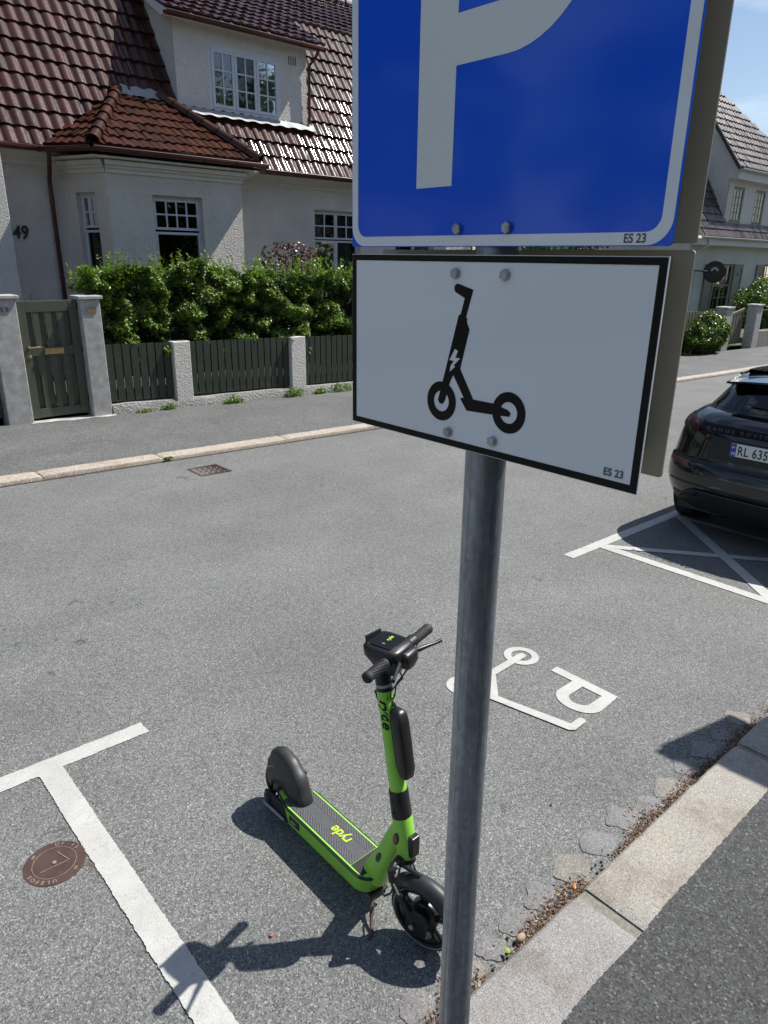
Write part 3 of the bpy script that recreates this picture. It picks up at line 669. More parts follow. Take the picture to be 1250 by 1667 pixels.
oval(-.0300, 1.420, .275, .010, .026, M['plastic'], 'neck_badge', R(20), .0035); oval(-.0336, 1.420, .275, .006, .018, M['silver'], 'neck_badge_ring', R(20), .0008); oval(-.0345, 1.420, .275, .0045, .0155, M['plastic'], 'neck_badge_face', R(20), .0008)
# steering column
m = MB(); m.tube([sp(.35), sp(.38), sp(.497)], [.032, .0355, .0345], 28); part('head_tube', m, M['green'], sc, 50)
m = MB(); m.tube([sp(.330), sp(.349)], .027, 24); part('head_bearing', m, M['plastic'], sc, 40)
oval(-.0350, stem_at(.425) + .004, .425, .012, .026, M['plastic'], 'reflector_bezel', R(10), .0035); oval(-.0380, stem_at(.425) + .004, .425, .0085, .021, M['amber'], 'side_reflector', R(10), .002)
m = MB(); m.tube([sp(.497), sp(.50), sp(.590), sp(.593)], [.0335, .0350, .0325, .0310], 28); part('folding_collar', m, M['plastic'], sc, 40)
m = MB(); m.lathe([(0, .004), (.005, .003), (.005, 0)], sp(.565, -.0315), (-1, 0, 0), 12); m.lathe([(0, .004), (.004, .003), (.004, 0)], sp(.52, -.0335), (-1, 0, 0), 12); part('collar_bolt', m, M['iron'], sc)
m = MB(); m.tube([sp(.59), sp(.935)], [.0290, .0262], 28); part('stem', m, M['green'], sc, 50)
m = MB(); m.tube([sp(.935), sp(.948)], .0268, 28); m.tube([sp(.958), sp(1.03)], [.0268, .0265], 28); part('stem_top', m, M['plastic'], sc, 40)
m = MB(); m.tube([sp(.948), sp(.958)], .0270, 28); part('stem_band', m, M['silver'], sc, 40)
# lettering wrapped on the column (reads downwards)
tm = text('ryde', .049, (0, 0, 1), (0, 1, 0), (0, 0, 0), MB(), .0006, .0008, squeeze=.95, font_shear=.15)
m = MB(); vs = []
for x, y, z in tm.v:
    ang = R(182) + y / .0290     # around the tube, facing the viewer's side
    zz = .912 - z * 1.15; c = sp(zz); rad = .0290 - (.912 - zz) * -.0085 + .0
    vs.append(c + Vector((math.cos(ang) * rad, math.sin(ang) * rad, 0)))
m.add(vs, tm.f); part('stem_lettering', m, M['black'], sc)
# long black lock box on the front of the column
m = MB(); n = 20; vs = []; secs = [(.655, .010, .012), (.660, .022, .018), (.69, .026, .026), (.78, .026, .028), (.85, .026, .027), (.878, .022, .024), (.888, .010, .014)]
for z, hx, hy in secs:
    for k in range(n):
        a = 2 * math.pi * k / n; c, s_ = math.cos(a), math.sin(a); vs.append(sp(z, math.copysign(abs(c) ** .55, c) * hx + .006, .047 + math.copysign(abs(s_) ** .55, s_) * hy))
m.add(vs, [(i * n + k, i * n + (k + 1) % n, (i + 1) * n + (k + 1) % n, (i + 1) * n + k) for i in range(len(secs) - 1) for k in range(n)] + [tuple(range(n))[::-1], tuple(range((len(secs) - 1) * n, len(secs) * n))])
part('battery_case', m, M['plastic'], sc, 50)
m = MB(); m.tube([sp(.905, .004, .020), sp(.895, .004, .036), sp(.875, .004, .044)], .006, 8); m.lathe([(0, .008), (.014, .006), (.017, 0)], sp(.915, 0, .018), (0, -1, .15), 20); part('front_lamp', m, M['plastic'], sc, 40)
m = MB(); m.tube([sp(.875, 0, -.02), sp(.88, 0, -.038), sp(.91, 0, -.048)], .006, 8); part('bag_hook', m, M['plastic'], sc, 40)
# handlebar, grips, levers
HB = Vector((SX + .026, 1.408, 1.035)); gl = Vector((1.176, 1.362, 1.035)); gr = Vector((1.536, 1.456, 1.035)); hd = (gr - gl).normalized(); hn = Vector((hd.y, -hd.x, 0))   # hn points to the front
m = MB(); m.tube([gl + hd * .06, gl + hd * .13, gr - hd * .10, gr - hd * .05], .0125, 16); part('handlebar', m, M['plastic'], sc, 40)
for s_, e in ((1, gl), (-1, gr)):
    m = MB(); prof = [e + hd * s_ * t for t in (0, .004, .012, .020, .095, .100, .104, .108)]
    m.tube(prof, [.013, .0175, .0185, .0165, .0155, .0175, .0175, .013], 24)
    g = part('grip', m, M['rubber'], sc, 40)
    m = MB()
    for k in range(14):
        a = 2 * math.pi * k / 14; v0 = Vector((0, 0, 1)); m.tube([e + hd * s_ * t + (v0 * math.cos(a + t * 12) + hn * math.sin(a + t * 12)) * .0165 for t in fr(.022, .094, 8)], .0013, 4)
    part('grip_rib', m, M['plastic'], g, 60)
    c = e + hd * s_ * .128
    m = MB(); m.tube([c - hd * .016, c + hd * .016], .019, 18); m.tube([c, c + hn * .026 + Vector((0, 0, -.008))], [.010, .008], 10)
    part('brake_clamp', m, M['plastic'], sc, 40)
    m = MB(); b = c + hn * .026 + Vector((0, 0, -.008))
    m.tube([b + hd * s_ * .012, b + hn * .010, b + hn * .020 - hd * s_ * .03, b + hn * .034 - hd * s_ * .065 + Vector((0, 0, .0)), b + hn * .044 - hd * s_ * .088 + Vector((0, 0, .003))], [.008, .009, .007, .0055, .0062], 10); part('brake_lever', m, M['plastic'], sc, 60)
# central head with display
cen = Vector((SX + .018, 1.425, 1.03)); hb = -hn
def hp(a, b, c): return cen + hd * a + hb * b + Vector((0, 0, c))
def blob(secs, name, mat, sm=50, n=24, e=.5, pr=None):
    m = MB(); vs = []
    for (ca, cb, z, ha, hbb) in secs:
        for k in range(n):
            a = 2 * math.pi * k / n; c, s_ = math.cos(a), math.sin(a); vs.append(hp(ca + math.copysign(abs(c) ** e, c) * ha, cb + math.copysign(abs(s_) ** e, s_) * hbb, z))
    m.add(vs, [(i * n + k, i * n + (k + 1) % n, (i + 1) * n + (k + 1) % n, (i + 1) * n + k) for i in range(len(secs) - 1) for k in range(n)] + [tuple(range(n))[::-1], tuple(range((len(secs) - 1) * n, len(secs) * n))]); return part(name, m, mat, pr or sc, sm)
blob([(0, .0, -.065, .026, .028), (0, .004, -.035, .048, .048), (0, .012, 0, .064, .066), (0, .014, .026, .065, .068), (0, .014, .036, .057, .060)], 'head_unit', M['plastic'])
m = MB(); m.prism([(-.045, -.028), (.045, -.028), (.045, .048), (-.045, .048)], lambda a, b, h: hp(a, b + .006, .0365 + h), .003); part('display', m, M['sblack'], sc, bevel=.003)
m = MB(); text('ryde', .017, hd, hb * -1 if False else -hn * 1.0, hp(.0, .012, .0402), m, .0003, .0005); part('display_lettering', m, M['logo'], sc)
m = MB(); text('S', .013, hd, -hn, hp(-.026, .012, .0402), m, .0003, .0004); part('display_digit', m, M['silver'], sc)
m = MB(); m.prism([(-.05, 0), (.035, 0), (.035, .012), (-.05, .018)], lambda a, b, h: hp(a, .060 + h * .5 + b * .25, .030 + b * 1.9), .010); part('phone_bracket', m, M['plastic'], sc, bevel=.002)
blob([(.012, -.055, -.035, .022, .014), (.012, -.056, -.015, .036, .020), (.012, -.052, .012, .036, .022), (.012, -.048, .022, .030, .018)], 'front_light_housing', M['plastic'])
m = MB(); m.tube([gl + hd * .135, gl + hd * .17], .0215, 18); m.tube([gr - hd * .105, gr - hd * .155], .0225, 18); part('bar_clamp', m, M['plastic'], sc, 40)
m = MB(); m.tube([hp(.02, -.06, -.03), sp(.97, .01, .05), sp(.93, .012, .035), sp(.90, .01, .02)], .0028, 6); m.tube([gl + hd * .13 + hn * .02, hp(-.02, -.055, -.06), sp(.95, -.005, .04), sp(.91, 0, .024)], .0026, 6); part('brake_cable', m, M['iron'], sc, 60)
# front fork, wheel and mudguard: turned with the handlebar
FW = Vector((1.340, 1.238, GZ + .132)); TH_ = R(12)
def steer(P):
    d = P - FW; return FW + Vector((d.x * math.cos(TH_) - d.y * math.sin(TH_), d.x * math.sin(TH_) + d.y * math.cos(TH_), d.z))
XF[0] = steer
def fk(x, y, z): return FW + Vector((x, y, z))          # y backwards, z above the hub
CZ = .158; CYo = .112
m = MB(); m.tube([fk(-.050, CYo - .004, CZ), fk(-.03, CYo, CZ + .008), fk(0, CYo, CZ), fk(.03, CYo, CZ + .008), fk(.050, CYo - .004, CZ)], [.012, .015, .020, .015, .012], 12)
for s_ in (-1, 1): m.tube([fk(.050 * s_, CYo - .003, CZ + .016), fk(.050 * s_, CYo - .014, CZ - .030)], [.0135, .0155], 16)
part('fork_crown', m, M['plastic'], sc, 40)
for s_ in (-1, 1):
    m = MB(); m.tube([fk(.03 * s_, CYo - .022, CZ + .012), fk(.03 * s_, CYo - .010, CZ + .013)], .005, 6); m.lathe([(0, .006), (.0055, .006), (.0062, 0)], fk(.050 * s_, CYo - .020, CZ - .004), (0, -1, 0), 6); part('crown_bolt', m, M['bolt'], sc)
    top = fk(.050 * s_, CYo - .014, CZ - .028); bot = FW + Vector((.050 * s_, .010, -.004)); mid = top.lerp(bot, .36)
    m = MB(); m.tube([top, mid], .0090, 14); part('fork_slider', m, M['chrome'], sc, 40)
    m = MB(); m.tube([mid + (top - mid) * .14, mid, mid.lerp(bot, .2), mid.lerp(bot, .8), bot + Vector((0, 0, -.016))], [.0125, .0155, .0140, .0155, .011], 14); part('fork_leg', m, M['plastic'], sc, 40)
    m = MB(); m.lathe([(0, .012), (.006, .011), (.0095, .008), (.0095, 0)], bot + Vector((.013 * s_, 0, 0)), (s_, 0, 0), 6); part('axle_nut', m, M['bolt'], sc)
m = MB(); m.prism([(.045, -.030), (.05, .042), (.022, .062), (-.018, .058), (-.045, .018), (-.042, -.034), (-.01, -.05), (.025, -.047)], lambda a, b, h: FW + Vector((-.049 - h, -a * .9, b * .95)), .009); part('suspension_arm', m, M['plastic'], sc, 40, .003)
def wheel(c, R0, w, name, spokes=5, disc=True):
    m = MB(); prof = []
    for t in fr(-110, 110, 16): prof.append((R0 - w * .5 + w * .5 * math.cos(R(t)), w * .5 * math.sin(R(t))))
    m.lathe(prof, c, (1, 0, 0), 56)
    k = part(name, m, M['rubber'], sc, 50)
    m = MB()
    for q in range(70):
        a = 2 * math.pi * q / 70; u = Vector((0, math.cos(a), math.sin(a))); v = Vector((0, -math.sin(a), math.cos(a))); 
        for s_ in (-1, 1): p = c + u * (R0 - .001) ; m.tube([p + Vector((s_ * .004, 0, 0)), p + v * .006 + Vector((s_ * w * .30, 0, 0)) - u * .005, p + v * .006 + Vector((s_ * w * .42, 0, 0)) - u * .013], .0014, 4)
    part('tread', m, M['rubber'], k)
    m = MB()
    for s_ in (-1, 1): m.lathe([(R0 * .832, .0), (R0 * .835, .0006), (R0 * .868, .0006), (R0 * .871, 0)], c + Vector((s_ * (w * .485), 0, 0)), (s_, 0, 0), 56)
    part('reflective_ring', m, M['silver'], k)
    m = MB(); m.lathe([(R0 * .70, -w * .32), (R0 * .80, -w * .40), (R0 * .80, w * .40), (R0 * .70, w * .32), (R0 * .70, -w * .32)], c, (1, 0, 0), 48); part('rim', m, M['plastic'], k, 40)
    m = MB()
    for q in range(spokes):
        for off in (-.09, .09):
            a = 2 * math.pi * q / spokes + off + .3; a2 = 2 * math.pi * q / spokes + off * 1.9 + .3
            u = Vector((0, math.cos(a), math.sin(a))); u2 = Vector((0, math.cos(a2), math.sin(a2))); m.tube([c + u * R0 * .30, c + u2 * R0 * .72], [.0085, .0065], 8)
    part('spoke', m, M['plastic'], k, 50)
    m = MB(); m.lathe([(0, -w * .5), (R0 * .36, -w * .42), (R0 * .42, -w * .30), (R0 * .42, w * .3), (R0 * .36, w * .42), (0, w * .5)], c, (1, 0, 0), 32); part('hub', m, M['plastic'], k, 35)
wheel(FW, .132, .052, 'front_wheel')
def guard(c, R0, w, a0, a1, name, lip=.03, thick=.003, mat='fender', fl=1):
    m = MB()
    def f(a, t):
        th = R(a); u = Vector((0, math.cos(th), math.sin(th))); 
        ph = t * 1.25; xx = w * math.sin(ph) / math.sin(1.25); rr = R0 + lip * (math.cos(ph) - 1) / (1 - math.cos(1.25))
        return c + u * rr + Vector((xx, 0, 0))
    m.grid(lambda a, t: f(a, t), fr(a0, a1, 28), fr(-1, 1, 14)); return part(name, m, M[mat], sc, 60, solid=thick)
guard(FW, .152, .034, 28, 176, 'front_mudguard', .032)
m = MB(); m.tube([FW + Vector((0, .02, .152)), fk(0, CYo, CZ)], .008, 10); part('mudguard_stay', m, M['plastic'], sc)
# rear wheel and tall mudguard
XF[0] = None; wheel(Vector((1.345, 2.095, GZ + .113)), .113, .048, 'rear_wheel'); XF[0] = lean
RW = q3(0, 2.065, .125)
m = MB()   # deep mudguard: side cheeks, narrow ridge and a squared back flap
RT = [(12, .120), (40, .148), (60, .180), (74, .214), (86, .226), (102, .220), (120, .202), (149, .172), (172, .158)]
RC = q3(0, 2.03, .12)
def rg(a, t):
    th = R(a); u = Vector((0, math.cos(th), math.sin(th))); R1 = RT[0][1]
    for (p, q), (p2, q2) in zip(RT, RT[1:]):
        if p <= a <= p2: f = (a - p) / (p2 - p); f = f * f * (3 - 2 * f); R1 = q + (q2 - q) * f
    w0 = .020 + .010 * (a / 172)
    if abs(t) < .5: xx = w0 * math.sin(t * 2 * 1.35) / math.sin(1.35); rr = R1 - .016 * (1 - math.cos(t * 2 * 1.35))
    else: q = (abs(t) - .5) / .5; xx = math.copysign(w0 + .008 * q, t); rr = (R1 - .0125) * (1 - q) + .07 * q
    return RC + u * rr + Vector((xx, 0, 0))
m.grid(rg, fr(12, 171, 44), [-1, -.85, -.7, -.58, -.5, -.4, -.3, -.2, -.1, 0, .1, .2, .3, .4, .5, .58, .7, .85, 1]); part('rear_mudguard', m, M['fender'], sc, 60, solid=.003)
for s_ in (-1, 1):
    m = MB(); m.prism([(1.90, .085), (1.90, .150), (2.0, .155), (2.09, .150), (2.105, .105), (2.06, .085)], lambda a, b, h: q3(s_ * (.055 + h), a, b), .012); part('swing_arm', m, M['plastic'], sc, 40, .003)
    m = MB(); m.lathe([(0, .012), (.012, .011), (.019, .004), (.019, 0)], RW + Vector((s_ * .067, 0, 0)), (s_, 0, 0), 20); part('axle_cap', m, M['plastic'], sc, 40)
    m = MB(); m.lathe([(0, .012), (.012, .009), (.013, -.006), (0, -.011)], q3(s_ * .044, 1.965, .245), (0, 1, 0), 16)
    if s_ > 0: part('indicator', m, M['plastic'], sc, 40)
m = MB(); m.tube([q3(-.077, 2.085, .095), q3(-.074, 1.945, .095)], .0055, 8); part('brake_rod', m, M['silver'], sc)
# kick stand
m = MB(); m.tube([q3(-.035, 1.44, .085), q3(-.055, 1.425, .07), q3(-.075, 1.405, .045), q3(-.098, 1.375, .012), q3(-.118, 1.365, .006)], [.010, .009, .0065, .0062, .0068], 10); part('kick_stand', m, pm('worn_stand', (.09, .065, .05), .5, .5), sc, 50)
m = MB(); m.box(SX - .035, SX + .02, 1.435, 1.475, GZ + .065, GZ + .084); m.tube([q3(-.045, 1.44, .085), q3(.03, 1.44, .085)], .008, 10); part('stand_bracket', m, M['plastic'], sc)
m = MB(); m.tube([q3(-.030, 1.40, .13), q3(-.045, 1.37, .15), q3(-.04, 1.345, .18), q3(-.02, 1.33, .26), q3(-.01, 1.325, .33)], .0035, 8); part('cable', m, M['iron'], sc, 60)
m = MB(); m.box(SX - .018, SX + .018, stem_at(.41) - .052, stem_at(.41) - .030, GZ + .37, GZ + .45); part('lock_catch', m, M['plastic'], sc, bevel=.004)
XF[0] = None

# ================================================================== BUILDING HELPERS
def frame_T(O, d, nrm):
    """local (s, depth-in, z) -> world: s along d, depth measured inwards from the wall face"""
    O = Vector(O); d = Vector(d).normalized(); nv = Vector(nrm).normalized()
    return lambda p: O + d * p.x - nv * p.y + Vector((0, 0, p.z))
def wall_mb(T, s0, s1, z0, z1, holes, rev=.16):
    m = MB(T); ss = sorted({s0, s1, *[h[0] for h in holes], *[h[1] for h in holes]}); zz = sorted({z0, z1, *[h[2] for h in holes], *[h[3] for h in holes]})
    for i in range(len(ss) - 1):
        for j in range(len(zz) - 1):
            cs, cz_ = (ss[i] + ss[i + 1]) / 2, (zz[j] + zz[j + 1]) / 2
            if any(h[0] < cs < h[1] and h[2] < cz_ < h[3] for h in holes): continue
            m.add([(ss[i], 0, zz[j]), (ss[i + 1], 0, zz[j]), (ss[i + 1], 0, zz[j + 1]), (ss[i], 0, zz[j + 1])], [(0, 1, 2, 3)])
    for a, b, c, d in holes:
        m.add([(a, 0, c), (b, 0, c), (b, 0, d), (a, 0, d), (a, rev, c), (b, rev, c), (b, rev, d), (a, rev, d)], [(0, 1, 5, 4), (1, 2, 6, 5), (2, 3, 7, 6), (3, 0, 4, 7)])
    return m
def window(root, T, a, b, c, d, lights, depth=.10, fw=.055, cur=True, mat='wframe', sill=True, blind=False):
    """lights: list of (s0,s1,z0,z1,cols,rows) in fractions of the opening: each a sash"""
    m = MB(T); t = .06
    m.box(a, b, depth, depth + t, c, c + fw * .8); m.box(a, b, depth, depth + t, d - fw * .8, d); m.box(a, a + fw * .7, depth, depth + t, c + fw * .8, d - fw * .8); m.box(b - fw * .7, b, depth, depth + t, c + fw * .8, d - fw * .8)
    f = part('window', m, M[mat], root)
    ia, ib, ic, id_ = a + fw * .7, b - fw * .7, c + fw * .8, d - fw * .8
    for (p, q, r, s_, nc, nr) in lights:
        x0, x1, z0, z1 = ia + (ib - ia) * p + .004, ia + (ib - ia) * q - .004, ic + (id_ - ic) * r + .004, ic + (id_ - ic) * s_ - .004
        m = MB(T); k = fw * .72; dp = depth - .012
        m.box(x0, x1, dp, dp + .045, z0, z0 + k); m.box(x0, x1, dp, dp + .045, z1 - k, z1); m.box(x0, x0 + k, dp, dp + .045, z0 + k, z1 - k); m.box(x1 - k, x1, dp, dp + .045, z0 + k, z1 - k)
        gx0, gx1, gz0, gz1 = x0 + k, x1 - k, z0 + k, z1 - k; bw = .014
        for i in range(1, nc): xx = gx0 + (gx1 - gx0) * i / nc; m.box(xx - bw, xx + bw, dp + .006, dp + .034, gz0, gz1)
        for i in range(1, nr):
            zz = gz0 + (gz1 - gz0) * i / nr
            for j in range(nc): m.box(gx0 + (gx1 - gx0) * j / nc + (bw if j else 0), gx0 + (gx1 - gx0) * (j + 1) / nc - (bw if j < nc - 1 else 0), dp + .007, dp + .033, zz - bw, zz + bw)
        part('sash', m, M[mat], f)
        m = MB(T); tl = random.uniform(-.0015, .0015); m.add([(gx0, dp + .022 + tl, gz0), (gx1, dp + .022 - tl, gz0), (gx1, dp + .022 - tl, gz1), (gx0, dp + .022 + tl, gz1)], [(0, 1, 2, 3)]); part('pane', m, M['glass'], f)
    if cur:
        m = MB(T); W_ = (b - a)
        for s0, s1 in ((a + .02, a + W_ * .30), (a + W_ * .62, b - .02)):
            m.grid(lambda u, v: (u, depth + .16 + .022 * math.sin(u * 70 + v), v), fr(s0, s1, 26), [c - .05, d + .03])
        part('curtain', m, M['curtain'], f)
    if blind:
        m = MB(T)
        for i in range(int((d - c) / .05)): m.box(a + .03, b - .03, depth + .12, depth + .125, c + i * .05, c + i * .05 + .038)
        part('blind', m, M['blind'], f)
    if sill: m = MB(T); m.box(a - .03, b + .03, -.035, depth - .002, c - .035, c - .002); part('sill', m, M['zinc'], f)
    return f
def tiles(name, root, P0, U, V, su0, su1, sv0, sv1, tw, tl, mat, mask=None, lift=.038, wav=.03, seg=7, label=None):
    """pantile field: U along the eave, V up the slope, real waves and stepped courses"""
    P0 = Vector(P0); U = Vector(U).normalized(); V = Vector(V).normalized(); N = U.cross(V)
    if N.z < 0: N = -N
    nu = int(math.ceil((su1 - su0) / tw)); nv = int(math.ceil((sv1 - sv0) / tl)); m = MB(); rnd = random.Random(3)
    prof = []
    for k in range(seg + 1):
        t = k / seg; prof.append(math.sin(math.pi * min(1, t / .62)) * .55 + .45 if t < .62 else .45 - .45 * math.sin(math.pi * (t - .62) / .38) )
    for j in range(nv):
        for i in range(nu):
            a0 = su0 + i * tw; jit = rnd.uniform(-.005, .005); tilt = rnd.uniform(-.016, .016); c = rnd.random()
            v0 = sv0 + j * tl + rnd.uniform(-.004, .004); v1 = min(sv0 + (j + 1) * tl + .01, sv1)
            if v1 - v0 < .02: continue
            vs = []; lf = lift * rnd.uniform(.82, 1.2); rows = ((v0, -.004), (v0 - .0, lf), ((v0 + v1) / 2, lf * .5), (v1, .0))
            if mask and not mask(a0 + tw / 2, (v0 + v1) / 2): continue
            for v, h in rows:
                for k in range(seg + 1):
                    u = a0 + tw * k / seg; hh = h + prof[k] * wav + jit + tilt * (k / seg - .5) if h != -.004 else h + prof[k] * wav * .3
                    vs.append(P0 + U * u + V * v + N * hh)
            n = seg + 1
            m.add(vs, [(r * n + k, r * n + k + 1, (r + 1) * n + k + 1, (r + 1) * n + k) for r in range(3) for k in range(seg)], c)
    o = part(name, m, M[mat], root, 38); 
    if label: o['label'] = label
    return o
def ridge(name, root, a, b, r, mat, step=.33):
    a = Vector(a); b = Vector(b); L = (b - a).length; n = max(1, int(L / step)); d = (b - a).normalized(); s = d.cross(Vector((0, 0, 1))).normalized(); up = s.cross(d); rnd = random.Random(9); m = MB()
    for i in range(n):
        p0 = a + d * (L * i / n); p1 = a + d * (L * (i + 1) / n + .03); c = rnd.random()
        prof = [(r * 1.12, 0), (r * 1.18, .02), (r * 1.02, .05), (r * .95, .5), (r * .92, 1)]
        m.grid(lambda q, t: p0.lerp(p1, prof[q][1]) + s * math.cos(t) * prof[q][0] + up * (math.sin(t) * prof[q][0] - r * .15), range(5), fr(-.25, math.pi + .25, 10), c)
    return part(name, m, M[mat], root, 50)
def gutter(name, root, a, b, r=.065, mat='gutter'):
    a = Vector(a); b = Vector(b); d = (b - a).normalized(); s = d.cross(Vector((0, 0, 1))).normalized(); m = MB()
    m.grid(lambda q, t: (a, b)[q] + s * math.cos(t) * r + Vector((0, 0, 1)) * math.sin(t) * r, [0, 1], fr(math.pi, 2 * math.pi, 12))
    m.tube([a + s * r, b + s * r], .009, 6); m.tube([a - s * r, b - s * r], .009, 6)
    n = int((b - a).length / .6)
    for i in range(n + 1): p = a.lerp(b, i / max(1, n)); m.grid(lambda q, t: p + d * q + s * math.cos(t) * (r + .004) + Vector((0, 0, 1)) * math.sin(t) * (r + .004), [-.012, .012], fr(math.pi, 2 * math.pi, 10))
    return part(name, m, M[mat], root, 50, solid=.004)
def pipe(root, pts, r=.038, mat='gutter', name='downpipe'):
    m = MB(); m.tube(pts, r, 14)
    for i in range(len(pts) - 1):
        p, q = Vector(pts[i]), Vector(pts[i + 1])
        if (q - p).length > .8:
            for k in range(int((q - p).length / .8) + 1): c = p.lerp(q, (k + .3) / ((q - p).length / .8 + 1)); m.tube([c - (q - p).normalized() * .02, c + (q - p).normalized() * .02], r * 1.18, 14)
    return part(name, m, M[mat], root, 50)

# ================================================================== HOUSE 49
hs = thing('house', (8.5, 14, .1), 'white roughcast house number 49 with dark glazed tile roof, bay window and dormer', 'house')
YW = 14.0; YB = 13.1
T0 = frame_T((0, YW, 0), (1, 0, 0), (0, -1, 0))
w2 = (10.47, 11.85, 1.2, 3.22); w3 = (13.0, 14.4, 1.2, 3.22)
part('wall', wall_mb(T0, 8.32, 15.5, -.4, 3.80, [w2, w3]), M['plaster'], hs)
part('wall', wall_mb(T0, 3.2, 5.12, -.4, 3.80, []), M['plaster'], hs)
m = MB(); m.box(-.6, 3.84, 13.38, 17, -.3, 3.8); part('entrance_wing', m, M['plaster2'], hs, bevel=.01)
m = MB(); m.box(15.5, 15.8, 14, 22, -.6, 3.8); m.box(15.5, 15.75, 15.5, 21.3, 3.8, 7.3); m.box(15.5, 15.7, 17, 20, 7.3, 8.3); part('gable_wall', m, M['plaster'], hs)
m = MB(); m.box(-.5, -.2, 17, 22, -.6, 3.8); m.box(-.45, -.2, 15.6, 21.3, 3.8, 7.3); m.box(-.4, -.2, 17, 20, 7.3, 8.3); part('gable_wall', m, M['plaster'], hs)
m = MB(); m.box(-.2, 15.5, 22, 22.3, -.6, 3.8); part('rear_wall', m, M['plaster'], hs)
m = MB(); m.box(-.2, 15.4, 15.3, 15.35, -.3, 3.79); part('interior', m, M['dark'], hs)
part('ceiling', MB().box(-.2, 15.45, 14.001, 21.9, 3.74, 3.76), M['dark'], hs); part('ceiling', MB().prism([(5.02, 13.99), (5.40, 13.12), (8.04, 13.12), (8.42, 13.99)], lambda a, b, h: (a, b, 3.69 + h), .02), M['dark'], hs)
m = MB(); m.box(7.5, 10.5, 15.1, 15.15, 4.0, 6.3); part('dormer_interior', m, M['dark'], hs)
window(hs, T0, *w2, [(0, .5, .70, 1, 2, 2), (.5, 1, .70, 1, 2, 2), (0, .5, 0, .69, 1, 1), (.5, 1, 0, .69, 1, 1)])
window(hs, T0, *w3, [(0, .5, .70, 1, 2, 2), (.5, 1, .70, 1, 2, 2), (0, .5, 0, .69, 1, 1), (.5, 1, 0, .69, 1, 1)])
# bay
b0, b1 = 5.39, 8.05
TB = frame_T((0, YB, 0), (1, 0, 0), (0, -1, 0)); bw_ = (6.20, 7.19, 1.25, 3.22)
bay = part('bay', wall_mb(TB, b0, b1, -.4, 3.72, [bw_]), M['plaster'], hs)
dl = Vector((b0 - 5.0, YB - YW, 0)); Ll = dl.length; nl = Vector((dl.y, -dl.x, 0)).normalized()
if nl.x > 0: nl = -nl
TL = frame_T((5.0, YW, 0), dl, nl); sw = (.24, .70, 1.25, 3.22)
part('bay_side', wall_mb(TL, 0, Ll, -.4, 3.72, [sw]), M['plaster'], bay)
dr = Vector((.39, .9, 0)); nr_ = Vector((.9, -.39, 0)).normalized(); TR = frame_T((b1, YB, 0), dr, nr_)
part('bay_side', wall_mb(TR, 0, dr.length, -.4, 3.72, [(.28, .72, 1.25, 3.22)]), M['plaster'], bay)
window(hs, TB, *bw_, [(0, 1, .715, 1, 4, 2), (0, 1, 0, .70, 1, 1)], fw=.06, cur=False)
window(hs, TL, *sw, [(0, 1, .715, 1, 2, 2), (0, 1, 0, .70, 1, 1)], cur=False, blind=True)
window(hs, TR, .28, .72, 1.25, 3.22, [(0, 1, .715, 1, 2, 2), (0, 1, 0, .70, 1, 1)], cur=False)
# cornice mouldings
m = MB(); 
def cornice(T, s0, s1, z, e0=0, e1=0):
    m.T = T
    for dz, pr in ((0, .035), (.07, .075), (.12, .14)): m.add([(s0 - pr * e0, -pr, z + dz), (s1 + pr * e1, -pr, z + dz), (s1 + pr * e1, -pr, z + dz + .068), (s0 - pr * e0, -pr, z + dz + .068), (s0, 0, z + dz), (s1, 0, z + dz), (s1, 0, z + dz + .068), (s0, 0, z + dz + .068)], [(0, 1, 2, 3), (0, 4, 5, 1), (3, 2, 6, 7), (0, 3, 7, 4), (1, 5, 6, 2)])
cornice(TB, b0, b1, 3.52, .4, .4); cornice(TL, 0, Ll, 3.52, 0, .3); cornice(TR, 0, dr.length, 3.52, .3, 0); cornice(T0, 8.44, 15.6, 3.62); cornice(T0, 3.86, 5.0, 3.62)
part('cornice', m, M['trim'], hs)
m = MB(); m.box(-.6, 15.8, 13.70, 14.0, 3.80, 3.83); m.prism([(4.72, 13.9), (5.12, 12.86), (8.33, 12.86), (8.72, 13.9)], lambda a, b, h: (a, b, 3.725 + h), .03); part('soffit', m, M['trim'], hs)
# roofs
tn = math.tan(R(60)); VS = Vector((0, 1, tn)).normalized(); c60 = .5
EY, EZ = 13.62, 3.87
def steep(y): return EZ + (y - EY) * tn
def mk(u, v):
    y = EY + v * .5; z = EZ + v * .866
    if 7.38 < u < 10.55 and z > 4.86 + .06: return False
    lx = 4.55 + (y - 13.62) * 2.6; rx_ = 8.75 - (y - 13.62) * 2.6
    if lx + .1 < u < rx_ - .1 and z < 4.85: return False
    return True
tiles('roof', hs, (0, EY, EZ), (1, 0, 0), VS, -.7, 15.9, 0, 3.96, .215, .335, 'tile', mk)
UPS = Vector((0, 1, .58)).normalized()
tiles('upper_roof', hs, (0, 15.56, 7.27), (1, 0, 0), UPS, -.7, 15.9, 0, 3.25, .215, .335, 'tile')
m = MB(); m.add([(-.7, 18.38, 8.95), (15.9, 18.38, 8.95), (15.9, 23, 3.9), (-.7, 23, 3.9)], [(0, 1, 2, 3)]); part('rear_roof', m, M['tile'], hs)
ridge('ridge_tiles', hs, (-.7, 18.38, 8.93), (15.9, 18.38, 8.93), .13, 'tile')
m = MB(); m.box(-.6, 15.85, EY - .035, EY, 3.80, 3.90); part('fascia', m, M['gutter'], hs)
gutter('gutter', hs, (8.62, 13.56, 3.87), (15.9, 13.56, 3.87)); gutter('gutter', hs, (-.7, 13.56, 3.86), (4.62, 13.56, 3.87))
